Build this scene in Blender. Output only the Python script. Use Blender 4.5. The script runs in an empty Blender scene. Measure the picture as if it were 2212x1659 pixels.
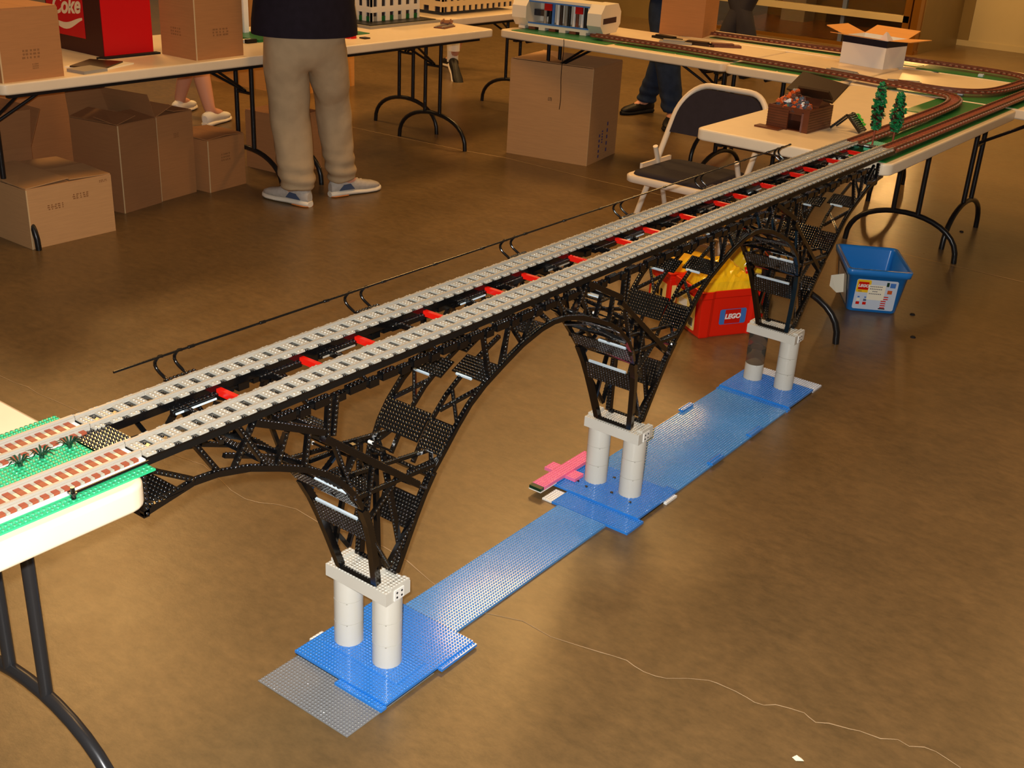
import bpy, bmesh, math, random
from mathutils import Vector, Matrix, noise as mnoise
random.seed(7)
SC = bpy.context.scene
COL = SC.collection

# ------------------------------------------------------------------ camera
F_PX, YAW, PITCH, ROLL = 2470.47, -0.6326, 0.4247, 0.0560
CAM = Vector((1.3962, -1.4377, 1.5501))
_f = Vector((math.cos(PITCH) * math.sin(YAW), math.cos(PITCH) * math.cos(YAW), -math.sin(PITCH)))
_r = Vector((math.cos(YAW), -math.sin(YAW), 0)); _u = _r.cross(_f)
RT = math.cos(ROLL) * _r + math.sin(ROLL) * _u
UP = -math.sin(ROLL) * _r + math.cos(ROLL) * _u
cd = bpy.data.cameras.new('camera'); cam = bpy.data.objects.new('camera', cd); COL.objects.link(cam)
cd.sensor_width = 36; cd.sensor_fit = 'HORIZONTAL'; cd.lens = F_PX / 2212 * 36
cd.clip_start = 0.02; cd.clip_end = 100
cam.matrix_world = Matrix(((RT.x, UP.x, -_f.x, CAM.x), (RT.y, UP.y, -_f.y, CAM.y), (RT.z, UP.z, -_f.z, CAM.z), (0, 0, 0, 1)))
SC.camera = cam


def G(u, v, z=0.0):
    """point at height z seen at photo pixel (u, v)"""
    d = RT * ((u - 1106) / F_PX) - UP * ((v - 829.5) / F_PX) + _f
    return CAM + d * ((z - CAM.z) / d.z)


# ------------------------------------------------------------------ world and lights
w = bpy.data.worlds.new('hall'); SC.world = w; w.use_nodes = True
w.node_tree.nodes['Background'].inputs[0].default_value = (1.0, 0.66, 0.36, 1)
w.node_tree.nodes['Background'].inputs[1].default_value = 0.13


def lamp(name, kind, loc, power, color, **kw):
    l = bpy.data.lights.new(name, kind); l.energy = power; l.color = color
    for k, v in kw.items():
        setattr(l, k, v)
    o = bpy.data.objects.new(name, l); COL.objects.link(o); o.location = loc
    return o


WARM = (1.0, 0.54, 0.17)
# the camera's own flash, just above and left of the lens
fl = lamp('camera_flash', 'POINT', CAM - RT * 0.025 + UP * 0.035 + _f * 0.02, 330, (1.0, 0.98, 0.94), shadow_soft_size=0.012)
# warm hall lamps under the ceiling; last one added to brighten the background
for i, (x, y, z, p, s) in enumerate([(-3.7, 5.9, 5.0, 170, 1.6), (1.5, 8.5, 5.0, 135, 1.4), (-7.0, 3.5, 5.0, 185, 1.5), (-4.5, 9.5, 4.2, 85, 1.2), (-0.6, 1.6, 5.4, 120, 1.6)]):
    lamp('hall_lamp', 'AREA', (x, y, z), p, WARM, shape='DISK', size=s)
lamp('wall_lamp', 'POINT', (-2.59, 10.5, 1.32), 40, WARM, shadow_soft_size=0.07)
SC.view_settings.view_transform = 'Standard'
SC.view_settings.look = 'None'
SC.view_settings.exposure = 0.0
SC.view_settings.gamma = 1.0
SC.view_settings.use_curve_mapping = False


# ------------------------------------------------------------------ materials
def lin(c):
    return tuple(((x / 255) / 12.92 if x / 255 <= 0.04045 else ((x / 255 + 0.055) / 1.055) ** 2.4) for x in c)


MATS = {}


def mat(name, rgb, rough=0.5, spec=0.5, metal=0.0, noise=0.0, scale=8.0, coat=0.0, trans=0.0, alpha=1.0, bump=0.0, ior=1.45, bscale=None):
    if name in MATS:
        return MATS[name]
    m = bpy.data.materials.new(name); m.use_nodes = True
    nt = m.node_tree; b = nt.nodes['Principled BSDF']
    c = lin(rgb)
    b.inputs['Base Color'].default_value = (*c, 1)
    b.inputs['Roughness'].default_value = rough
    b.inputs['Specular IOR Level'].default_value = spec
    b.inputs['Metallic'].default_value = metal
    b.inputs['Coat Weight'].default_value = coat; b.inputs['Coat Roughness'].default_value = 0.08
    b.inputs['Transmission Weight'].default_value = trans
    b.inputs['IOR'].default_value = ior
    b.inputs['Alpha'].default_value = alpha
    if noise or bump:
        tc = nt.nodes.new('ShaderNodeTexCoord')
        n = nt.nodes.new('ShaderNodeTexNoise'); n.inputs['Scale'].default_value = scale; n.inputs['Detail'].default_value = 6
        nt.links.new(tc.outputs['Object'], n.inputs['Vector'])
        if noise:
            r = nt.nodes.new('ShaderNodeValToRGB')
            r.color_ramp.elements[0].position = 0.3; r.color_ramp.elements[1].position = 0.7
            r.color_ramp.elements[0].color = (*[x * (1 - noise) for x in c], 1)
            r.color_ramp.elements[1].color = (*[min(1, x * (1 + noise)) for x in c], 1)
            nt.links.new(n.outputs['Fac'], r.inputs['Fac']); nt.links.new(r.outputs['Color'], b.inputs['Base Color'])
        if bump:
            n2 = n
            if bscale:
                n2 = nt.nodes.new('ShaderNodeTexNoise'); n2.inputs['Scale'].default_value = bscale
                nt.links.new(tc.outputs['Object'], n2.inputs['Vector'])
            bp = nt.nodes.new('ShaderNodeBump'); bp.inputs['Strength'].default_value = bump; bp.inputs['Distance'].default_value = 0.01
            nt.links.new(n2.outputs['Fac'], bp.inputs['Height']); nt.links.new(bp.outputs['Normal'], b.inputs['Normal'])
    MATS[name] = m
    return m


def floor_material():
    m = bpy.data.materials.new('stained_concrete'); m.use_nodes = True
    nt = m.node_tree; b = nt.nodes['Principled BSDF']; L = nt.links.new
    tc = nt.nodes.new('ShaderNodeTexCoord')

    def noise(sc, det, rgh, sx=1, sy=1):
        mp = nt.nodes.new('ShaderNodeMapping'); mp.inputs['Scale'].default_value = (sx, sy, 1)
        L(tc.outputs['Object'], mp.inputs['Vector'])
        n = nt.nodes.new('ShaderNodeTexNoise'); n.inputs['Scale'].default_value = sc
        n.inputs['Detail'].default_value = det; n.inputs['Roughness'].default_value = rgh
        L(mp.outputs['Vector'], n.inputs['Vector']); return n
    n1 = noise(1.6, 6, 0.62); n2 = noise(22, 10, 0.75, 1, 1.6); n3 = noise(5.0, 7, 0.65)
    r1 = nt.nodes.new('ShaderNodeValToRGB'); e = r1.color_ramp.elements
    e[0].position = 0.30; e[0].color = (*lin((98, 78, 50)), 1)
    e[1].position = 0.72; e[1].color = (*lin((117, 93, 60)), 1)
    L(n1.outputs['Fac'], r1.inputs['Fac'])
    r2 = nt.nodes.new('ShaderNodeValToRGB'); e = r2.color_ramp.elements
    e[0].position = 0.30; e[0].color = (*lin((80, 67, 45)), 1)
    e[1].position = 0.66; e[1].color = (*lin((128, 102, 66)), 1)
    L(n2.outputs['Fac'], r2.inputs['Fac'])
    mx = nt.nodes.new('ShaderNodeMix'); mx.data_type = 'RGBA'; mx.inputs[0].default_value = 0.55
    L(r1.outputs['Color'], mx.inputs[6]); L(r2.outputs['Color'], mx.inputs[7])
    r3 = nt.nodes.new('ShaderNodeValToRGB'); e = r3.color_ramp.elements
    e[0].position = 0.35; e[0].color = (0.86, 0.86, 0.85, 1); e[1].position = 0.7; e[1].color = (1.03, 1.02, 1.0, 1)
    L(n3.outputs['Fac'], r3.inputs['Fac'])
    ml = nt.nodes.new('ShaderNodeMix'); ml.data_type = 'RGBA'; ml.blend_type = 'MULTIPLY'; ml.inputs[0].default_value = 1
    L(mx.outputs[2], ml.inputs[6]); L(r3.outputs['Color'], ml.inputs[7])
    L(ml.outputs[2], b.inputs['Base Color'])
    mr = nt.nodes.new('ShaderNodeMapRange'); mr.inputs[3].default_value = 0.22; mr.inputs[4].default_value = 0.40
    L(n3.outputs['Fac'], mr.inputs[0]); L(mr.outputs[0], b.inputs['Roughness'])
    b.inputs['Specular IOR Level'].default_value = 0.5
    bp = nt.nodes.new('ShaderNodeBump'); bp.inputs['Strength'].default_value = 0.06; bp.inputs['Distance'].default_value = 0.01
    L(n2.outputs['Fac'], bp.inputs['Height']); L(bp.outputs['Normal'], b.inputs['Normal'])
    return m


def cardboard(name, rgb, rough=0.8):
    """kraft board: faint flute streaks and blotches"""
    if name in MATS:
        return MATS[name]
    m = bpy.data.materials.new(name); m.use_nodes = True
    nt = m.node_tree; b = nt.nodes['Principled BSDF']; L = nt.links.new
    tc = nt.nodes.new('ShaderNodeTexCoord'); mp = nt.nodes.new('ShaderNodeMapping')
    mp.inputs['Scale'].default_value = (3, 3, 60); L(tc.outputs['Object'], mp.inputs['Vector'])
    n = nt.nodes.new('ShaderNodeTexNoise'); n.inputs['Scale'].default_value = 3; n.inputs['Detail'].default_value = 4
    L(mp.outputs['Vector'], n.inputs['Vector'])
    c = lin(rgb); r = nt.nodes.new('ShaderNodeValToRGB'); e = r.color_ramp.elements
    e[0].position = 0.35; e[0].color = (*[x * .96 for x in c], 1); e[1].position = 0.65; e[1].color = (*[x * 1.04 for x in c], 1)
    L(n.outputs['Fac'], r.inputs['Fac']); L(r.outputs['Color'], b.inputs['Base Color'])
    b.inputs['Roughness'].default_value = rough
    MATS[name] = m
    return m


FLOORM = floor_material()
BLACK = mat('black_abs', (9, 9, 10), 0.14, 0.7, coat=0.3)
BLACK2 = mat('black_matte_abs', (15, 14, 13), 0.42, 0.4)
LGREY = mat('light_grey_abs', (166, 161, 148), 0.22, 0.5)
RAILM = mat('rail_grey', (158, 152, 140), 0.30, 0.5)
BASEGREY = mat('baseplate_grey', (128, 130, 132), 0.3, 0.5)
WHITEABS = mat('old_white_abs', (208, 204, 192), 0.2, 0.5)
WHITE = mat('white_abs', (238, 236, 230), 0.25, 0.5)
PALE = mat('pale_blue_abs', (196, 214, 226), 0.25, 0.5)
RED = mat('red_abs', (206, 24, 12), 0.25, 0.5)
BLUE = mat('blue_abs', (40, 130, 222), 0.16, 0.8, coat=0.6)
BLUE2 = mat('water_blue_abs', (72, 146, 214), 0.16, 0.8, noise=0.10, scale=5, coat=0.6)
PINK = mat('pink_abs', (240, 120, 165), 0.25, 0.5)
GREEN = mat('bright_green_abs', (40, 168, 114), 0.3, 0.5)
GREEN2 = mat('dull_green_plate', (28, 110, 52), 0.35, 0.4)
DGREEN = mat('dark_green_leaf', (12, 52, 34), 0.4, 0.5)
LEAF = mat('tree_green', (22, 118, 66), 0.35, 0.5, noise=0.4, scale=90)
BROWN = mat('reddish_brown_tie', (148, 74, 50), 0.4, 0.4)
BROWN2 = mat('ballast_brown', (112, 66, 46), 0.5, 0.4, noise=0.25, scale=60)
SHEDM = mat('shed_brown', (96, 50, 30), 0.35, 0.5, noise=0.15, scale=30)
ROOFM = mat('shed_roof_brown', (52, 34, 20), 0.4, 0.4)
SMOKE = mat('smoke_clear', (196, 188, 174), 0.04, 0.5, trans=0.92, ior=1.12)
TABLE = mat('table_plastic', (226, 208, 180), 0.35, 0.4, noise=0.03, scale=14)
TUBE = mat('leg_tube', (48, 48, 50), 0.3, 0.5, metal=0.35)
TUBEB = mat('leg_tube_black', (22, 22, 24), 0.3, 0.5)
CHAIRM = mat('chair_beige_metal', (222, 204, 180), 0.35, 0.5)
VINYL = mat('chair_vinyl', (40, 36, 44), 0.7, 0.12, noise=0.08, scale=40)
KHAKI = mat('khaki_cloth', (184, 160, 126), 0.85, 0.2, noise=0.06, scale=20, bump=1.0, bscale=7)
NAVY = mat('navy_shirt', (26, 22, 34), 0.85, 0.2, noise=0.15, scale=30)
JEANS = mat('jeans', (40, 52, 74), 0.85, 0.2, noise=0.2, scale=20)
SKIN = mat('skin', (206, 150, 124), 0.55, 0.3)
HAIR = mat('hair', (60, 42, 28), 0.7, 0.3)
REDCLOTH = mat('red_cloth', (170, 20, 24), 0.8, 0.2)
SOCK = mat('white_sock', (226, 222, 214), 0.8, 0.2)
SHOEW = mat('shoe_white', (232, 222, 204), 0.5, 0.3)
SHOEG = mat('shoe_grey', (184, 176, 166), 0.6, 0.3, noise=0.1, scale=60)
SHOEB = mat('shoe_blue_trim', (70, 84, 112), 0.5, 0.4)
SHOEO = mat('shoe_orange_rubber', (202, 120, 52), 0.6, 0.3)
SHOEK = mat('shoe_black', (22, 20, 20), 0.5, 0.3)
CARD = cardboard('cardboard', (172, 118, 69))
CARD2 = cardboard('cardboard_pale', (190, 146, 98))
CARD3 = cardboard('cardboard_dark', (150, 102, 60))
CARDIN = cardboard('cardboard_inside', (150, 104, 62))
KRAFT = cardboard('kraft_flap', (214, 152, 78))
TAPE = mat('pale_tape', (206, 176, 132), 0.4, 0.4)
PRINT = mat('faded_print', (140, 97, 60), 0.8, 0.2)
INK = mat('dark_ink', (30, 28, 30), 0.7, 0.2)
BLUEINK = mat('blue_tape', (60, 66, 132), 0.6, 0.3)
COKERED = mat('crate_red', (200, 16, 22), 0.4, 0.4)
COKEBR = mat('crate_brown', (66, 22, 16), 0.45, 0.4)
CREAM = mat('cream_print', (236, 214, 176), 0.5, 0.3)
TUBBLUE = mat('tub_blue', (34, 122, 204), 0.25, 0.5)
BINRED = mat('bin_red', (226, 34, 14), 0.28, 0.5)
YELLOW = mat('yellow_sticker', (238, 190, 30), 0.4, 0.4)
YBAG = mat('yellow_bag', (236, 190, 28), 0.16, 0.6, bump=0.5, bscale=22)
LABELB = mat('label_pale_blue', (196, 206, 222), 0.4, 0.4)
PAPER = mat('paper', (236, 228, 206), 0.7, 0.2)
BARC = mat('label_yellow', (238, 208, 120), 0.45, 0.3)
LOGOBLUE = mat('logo_blue', (66, 116, 190), 0.4, 0.4)
ORANGEB = mat('orange_bricks', (200, 88, 34), 0.35, 0.5)
GREYB = mat('slate_bricks', (74, 80, 92), 0.35, 0.5)
LIME = mat('lime_leaf', (70, 190, 60), 0.4, 0.4)
GOLD = mat('brass_frame', (170, 120, 46), 0.28, 0.5, metal=0.8)
STONEW = mat('wall_panel_cream', (196, 180, 136), 0.28, 0.5, noise=0.06, scale=2)
SIDEW = mat('wall_olive', (134, 112, 66), 0.4, 0.4, noise=0.08, scale=3)
WOODF = mat('window_wood_floor', (128, 76, 36), 0.25, 0.5, noise=0.2, scale=6)
BACKW = mat('shop_back_wall', (120, 96, 62), 0.6, 0.3, noise=0.1, scale=4)
DARKB = mat('shop_dark_band', (40, 26, 18), 0.5, 0.3)
PILL = mat('shop_pillar', (158, 150, 134), 0.5, 0.3)
GLASS = mat('window_glass', (240, 236, 226), 0.02, 0.5, trans=1.0, ior=1.2)
CRACK = mat('crack_line', (172, 150, 120), 0.8, 0.2)
JOINT = mat('joint_line', (178, 150, 112), 0.7, 0.2)
BLDG = mat('model_white', (232, 222, 204), 0.3, 0.5)
BLDGY = mat('model_tan', (226, 198, 146), 0.35, 0.5)
WINDK = mat('model_window', (26, 28, 44), 0.15, 0.6)
PLANTER = mat('model_window_green', (20, 96, 44), 0.4, 0.4)
MGREY = mat('mid_grey_abs', (150, 144, 132), 0.35, 0.4)
YTAG = mat('lime_tag', (190, 214, 40), 0.5, 0.3)
TANK = mat('steel_blue_parts', (92, 104, 130), 0.3, 0.5)


def glossy(m):
    """the same plastic with the brighter sheen that moulded studs show"""
    nm = m.name + '_stud'
    if nm not in MATS:
        c = m.copy(); c.name = nm; b = c.node_tree.nodes['Principled BSDF']
        b.inputs['Coat Weight'].default_value = 1.0; b.inputs['Coat IOR'].default_value = 1.8
        b.inputs['Coat Roughness'].default_value = 0.06
        MATS[nm] = c
    return MATS[nm]


# ------------------------------------------------------------------ mesh helpers
class MB:
    def __init__(s):
        s.v, s.f, s.m, s.sm = [], [], [], []

    def _add(s, vs, fs, mi=0, smooth=False):
        o = len(s.v); s.v += [tuple(q) for q in vs]
        for f in fs:
            s.f.append(tuple(i + o for i in f)); s.m.append(mi); s.sm.append(smooth)
        return s

    def box(s, x0, x1, y0, y1, z0, z1, mi=0, M=None):
        vs = [Vector((x, y, z)) for z in (z0, z1) for y in (y0, y1) for x in (x0, x1)]
        if M is not None:
            vs = [M @ q for q in vs]
        return s._add(vs, [(0, 2, 3, 1), (4, 5, 7, 6), (0, 1, 5, 4), (2, 6, 7, 3), (0, 4, 6, 2), (1, 3, 7, 5)], mi)

    def hexa(s, c, mi=0):
        """8 corners: bottom ring of 4 then top ring of 4, counter-clockwise from above"""
        return s._add(c, [(3, 2, 1, 0), (4, 5, 6, 7), (0, 1, 5, 4), (1, 2, 6, 5), (2, 3, 7, 6), (3, 0, 4, 7)], mi)

    def prism(s, poly, z0, z1, mi=0, M=None, smooth=False):
        n = len(poly); vs = [Vector((x, y, z0)) for x, y in poly] + [Vector((x, y, z1)) for x, y in poly]
        if M is not None:
            vs = [M @ q for q in vs]
        fs = [tuple(range(n - 1, -1, -1)), tuple(range(n, 2 * n))]
        s._add(vs, fs, mi)
        o = len(s.v) - 2 * n
        for i in range(n):
            j = (i + 1) % n; s.f.append((o + i, o + j, o + n + j, o + n + i)); s.m.append(mi); s.sm.append(smooth)
        return s

    def loft(s, rings, mi=0, smooth=True, caps=True):
        n = len(rings[0]); o = len(s.v)
        for r in rings:
            s.v += [tuple(q) for q in r]
        for k in range(len(rings) - 1):
            for i in range(n):
                j = (i + 1) % n
                s.f.append((o + k * n + i, o + k * n + j, o + (k + 1) * n + j, o + (k + 1) * n + i)); s.m.append(mi); s.sm.append(smooth)
        if caps:
            for ring, rev in ((rings[0], True), (rings[-1], False)):
                e = len(s.v); s.v += [tuple(q) for q in ring]
                s.f.append(tuple(range(e + n - 1, e - 1, -1)) if rev else tuple(range(e, e + n))); s.m.append(mi); s.sm.append(False)
        return s

    def tube(s, path, r, n=10, mi=0, caps=True):
        path = [Vector(q) for q in path]; rings = []
        rr = r if isinstance(r, (list, tuple)) else [r] * len(path)
        prev = None
        for i, q in enumerate(path):
            t = (path[min(i + 1, len(path) - 1)] - path[max(i - 1, 0)]).normalized()
            a = Vector((0, 0, 1)) if abs(t.z) < 0.9 else Vector((1, 0, 0))
            if prev is not None:
                a = prev
            x = a.cross(t).normalized(); y = t.cross(x).normalized(); prev = y
            rings.append([q + rr[i] * (math.cos(2 * math.pi * k / n) * x + math.sin(2 * math.pi * k / n) * y) for k in range(n)])
        return s.loft(rings, mi, True, caps)

    def cyl(s, c, r, z0, z1, n=24, mi=0, r1=None):
        r1 = r if r1 is None else r1
        ring = lambda rr, z: [Vector((c[0] + rr * math.cos(2 * math.pi * k / n), c[1] + rr * math.sin(2 * math.pi * k / n), z)) for k in range(n)]
        return s.loft([ring(r, z0), ring(r1, z1)], mi)

    def stud(s, p, x, y, z, r=0.0025, h=0.0018, mi=0):
        """small round stud at p, axes x, y in plane and z outwards"""
        mi = 90 + mi
        n = 8; o = len(s.v)
        for hh in (0, h):
            for k in range(n):
                a = 2 * math.pi * k / n
                q = p + x * (r * math.cos(a)) + y * (r * math.sin(a)) + z * hh
                s.v.append((q.x, q.y, q.z))
        for k in range(n):
            j = (k + 1) % n
            s.f.append((o + k, o + j, o + n + j, o + n + k)); s.m.append(mi); s.sm.append(True)
        s.f.append(tuple(range(o + n, o + 2 * n))); s.m.append(mi); s.sm.append(True)

    def plate(s, x0, x1, y0, y1, z0, z1, mi=0, studs=True, pitch=0.008, skip=None):
        s.box(x0, x1, y0, y1, z0, z1, mi)
        if studs:
            X, Y, Zv = Vector((1, 0, 0)), Vector((0, 1, 0)), Vector((0, 0, 1))
            nx = max(1, int(round((x1 - x0) / pitch))); ny = max(1, int(round((y1 - y0) / pitch)))
            for i in range(nx):
                for j in range(ny):
                    a = x0 + (i + .5) * (x1 - x0) / nx; b = y0 + (j + .5) * (y1 - y0) / ny
                    if skip and skip(a, b):
                        continue
                    s.stud(Vector((a, b, z1)), X, Y, Zv, mi=mi)
        return s

    def bar(s, p0, p1, wdt, hgt, up=Vector((0, 0, 1)), mi=0, studs=True, side=False):
        """brick-built beam from p0 to p1 with a row of studs on the face towards up"""
        p0, p1 = Vector(p0), Vector(p1); t = (p1 - p0); L = t.length; t.normalize()
        u = Vector(up) - t * t.dot(Vector(up))
        if u.length < 1e-4:
            u = Vector((1, 0, 0)) - t * t.x
        u.normalize(); x = t.cross(u)
        M = Matrix(((x.x, t.x, u.x, p0.x), (x.y, t.y, u.y, p0.y), (x.z, t.z, u.z, p0.z), (0, 0, 0, 1)))
        s.box(-wdt / 2, wdt / 2, 0, L, -hgt / 2, hgt / 2, mi, M)
        if studs:
            n = max(1, int(L / 0.008)); nw = max(1, int(round(wdt / 0.008)))
            for i in range(n):
                for j in range(nw):
                    s.stud(p0 + t * ((i + .5) * L / n) + x * ((j + .5) / nw - .5) * wdt + u * (hgt / 2), x, t, u, mi=mi)
        return s

    def quad(s, a, b, c, d, mi=0):
        return s._add([a, b, c, d], [(0, 1, 2, 3)], mi)

    def build(s, name, mats, parent=None, loc=None, world=True):
        return link(name, s.mesh(name, mats), parent)

    def mesh(s, name, mats):
        me = bpy.data.meshes.new(name); me.from_pydata(s.v, [], s.f)
        mats = list(mats) if isinstance(mats, (list, tuple)) else [mats]
        n = len(mats); has = any(i >= 90 for i in s.m)
        for m in mats + ([glossy(m) for m in mats] if has else []):
            me.materials.append(m)
        me.polygons.foreach_set('material_index', [i if i < 90 else n + i - 90 for i in s.m])
        me.polygons.foreach_set('use_smooth', s.sm); me.update()
        return me


def link(name, me, parent=None):
    o = bpy.data.objects.new(name, me); COL.objects.link(o)
    if parent is not None:
        o.parent = parent; o.matrix_parent_inverse = base_inv(parent)
    return o


def base_inv(parent):
    return Matrix.Translation(-parent.location) if parent.type == 'EMPTY' else Matrix.Identity(4)


def thing(name, label, cat, loc, group=None):
    o = bpy.data.objects.new(name, None); COL.objects.link(o); o.location = loc; o.empty_display_size = 0.05
    o['label'] = label; o['category'] = cat
    if group:
        o['group'] = group
    return o


def tag(o, label, cat, group=None):
    o['label'] = label; o['category'] = cat
    if group:
        o['group'] = group
    return o


def struct(o):
    o['kind'] = 'structure'; return o


def stuff(o):
    o['kind'] = 'stuff'; return o


def bevel(o, wdt=0.003, seg=2):
    m = o.modifiers.new('bevel', 'BEVEL'); m.width = wdt; m.segments = seg; m.limit_method = 'ANGLE'
    return o


def copy_part(o, parent, M=None):
    c = o.copy(); COL.objects.link(c); c.parent = parent
    c.matrix_parent_inverse = base_inv(parent)
    if M is not None:
        c.matrix_basis = M
    return c


def text_mesh(body, size, mi=0, shear=0.0, bold=0.0, depth=0.0003):
    """flat lettering from the built-in font, as (verts, faces) centred on the origin in the XY plane"""
    cu = bpy.data.curves.new('lettering', 'FONT'); cu.body = body; cu.size = size; cu.align_x = 'CENTER'; cu.align_y = 'CENTER'
    cu.shear = shear; cu.offset = bold; cu.extrude = depth
    o = bpy.data.objects.new('lettering', cu); COL.objects.link(o)
    dg = bpy.context.evaluated_depsgraph_get(); me = bpy.data.meshes.new_from_object(o.evaluated_get(dg))
    vs = [tuple(q.co) for q in me.vertices]; fs = [tuple(p.vertices) for p in me.polygons]
    bpy.data.objects.remove(o); bpy.data.meshes.remove(me)
    return vs, fs


def frame(o, x, y):
    """matrix with origin o, local x and y directions and z = x cross y"""
    x = Vector(x).normalized(); y = Vector(y); y = (y - x * x.dot(y)).normalized(); z = x.cross(y)
    return Matrix(((x.x, y.x, z.x, o[0]), (x.y, y.y, z.y, o[1]), (x.z, y.z, z.z, o[2]), (0, 0, 0, 1)))


def put_text(name, body, size, M, material, parent, shear=0.0, bold=0.0):
    vs, fs = text_mesh(body, size, 0, shear, bold)
    b = MB(); b._add([M @ Vector(q) for q in vs], fs)
    return b.build(name, material, parent)


def rrect(x0, x1, y0, y1, r, n=5):
    pts = []
    for cx, cy, a0 in ((x1 - r, y1 - r, 0), (x0 + r, y1 - r, 90), (x0 + r, y0 + r, 180), (x1 - r, y0 + r, 270)):
        for k in range(n + 1):
            a = math.radians(a0 + 90 * k / n); pts.append((cx + r * math.cos(a), cy + r * math.sin(a)))
    return pts


# ================================================================== THE SETTING
b = MB(); b.box(-14, 9, -6, 16, -0.05, 0)
floor = struct(b.build('floor', FLOORM))


def ribbon(name, px, wdt, m, z=0.0006):
    pts = [G(u, v, 0) for u, v in px]; b = MB(); vs = []
    for i, q in enumerate(pts):
        t = (pts[min(i + 1, len(pts) - 1)] - pts[max(i - 1, 0)]).normalized(); nrm = Vector((-t.y, t.x, 0))
        ww = wdt * (0.6 + 0.8 * random.random())
        vs += [(q.x + nrm.x * ww / 2, q.y + nrm.y * ww / 2, z), (q.x - nrm.x * ww / 2, q.y - nrm.y * ww / 2, z)]
    b._add(vs, [(2 * i, 2 * i + 1, 2 * i + 3, 2 * i + 2) for i in range(len(pts) - 1)])
    return b.build(name, m, floor)


Z8 = [(1300 + x / 2.4254, 1200 + y / 2.4254) for x, y in [(0, 510), (60, 527), (130, 550), (170, 580), (220, 610), (280, 632), (340, 645), (450, 645), (560, 655), (600, 668), (650, 690), (700, 712), (760, 745), (800, 770), (850, 785), (910, 782), (980, 800), (1060, 825), (1085, 848), (1120, 875), (1190, 880), (1300, 910), (1350, 920), (1460, 960), (1550, 965), (1610, 1000), (1690, 1005), (1750, 1028), (1800, 1060), (1880, 1113)]]
ribbon('floor_crack', [(0, 812), (30, 826), (60, 836), (85, 852), (110, 862), (165, 886), (230, 918), (300, 955), (380, 985), (440, 1005), (480, 1040), (500, 1060), (530, 1078), (560, 1086), (600, 1090), (640, 1100), (690, 1130), (720, 1140), (760, 1152), (830, 1182), (880, 1212), (930, 1256), (980, 1290), (1050, 1325), (1130, 1342), (1190, 1376), (1250, 1395)] + Z8, 0.0022, CRACK)
ribbon('floor_joint', [(700, 262), (860, 296), (1000, 325), (1092, 341), (1270, 385), (1400, 415), (1600, 462), (1790, 510), (2000, 560), (2212, 610)], 0.006, JOINT)

# storefront at the far side: brass framed window, side return and pale panelled wall
b = MB(); b.box(-14, -5.12, 10.66, 10.76, 0, 3.2); struct(b.build('wall_back', SIDEW))
b = MB(); b.box(-2.74, -2.62, 10.76, 12.0, 0, 3.2); struct(b.build('wall_return', SIDEW))
b = MB(); b.box(-2.74, 9, 12.0, 12.12, 0, 3.2)
b.box(-2.62, 9, 11.985, 12.0, 0, 0.06); b.box(-2.62, -2.5, 11.985, 12.0, 0.06, 3.2, 1)
for k in range(4):
    b.box(-0.9 + k * 1.9, -0.885 + k * 1.9, 11.993, 12.0, 0.06, 3.2, 1)
struct(b.build('wall_far', [STONEW, SIDEW]))
b = MB(); b.box(-5.12, -2.74, 12.4, 12.5, 0, 3.2); struct(b.build('wall_shop', BACKW))
win = bpy.data.objects.new('window_1', None); COL.objects.link(win); win.location = (-3.9, 10.7, 0); struct(win)
b = MB(); b.box(-5.12, -2.62, 10.66, 10.76, 0, 0.035); b.build('window_sill', GOLD, win)
b = MB(); b.box(-5.12, -2.74, 10.66, 10.76, 0.30, 0.365); b.build('window_rail', STONEW, win)
for x in (-5.12, -2.80):
    b = MB(); b.box(x, x + 0.07, 10.66, 10.76, 0.035, 3.2); b.build('window_post', GOLD, win)
b = MB(); b.box(-2.70, -2.63, 10.62, 10.78, 0, 3.2); b.build('window_post', GOLD, win)
b = MB(); b.box(-3.47, -3.43, 10.68, 10.74, 0.035, 3.2); b.build('window_mullion', TANK, win)
for z0, z1 in ((0.035, 0.30), (0.365, 3.2)):
    for x0, x1 in ((-5.05, -3.47), (-3.43, -2.80)):
        b = MB(); b.box(x0, x1, 10.70, 10.706, z0, z1); b.build('window_pane', GLASS, win)
b = MB(); b.box(-5.12, -2.74, 10.76, 12.4, 0, 0.03); b.build('window_floor', WOODF, win)
b = MB(); b.box(-4.30, -2.76, 12.3, 12.4, 0.03, 0.14); b.build('window_plinth', DARKB, win)
b = MB(); b.box(-4.75, -4.45, 12.0, 12.3, 0.03, 2.6); b.build('window_pillar', PILL, win)

# ================================================================== TABLES
T = 0.705
TL = 0.718


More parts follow.
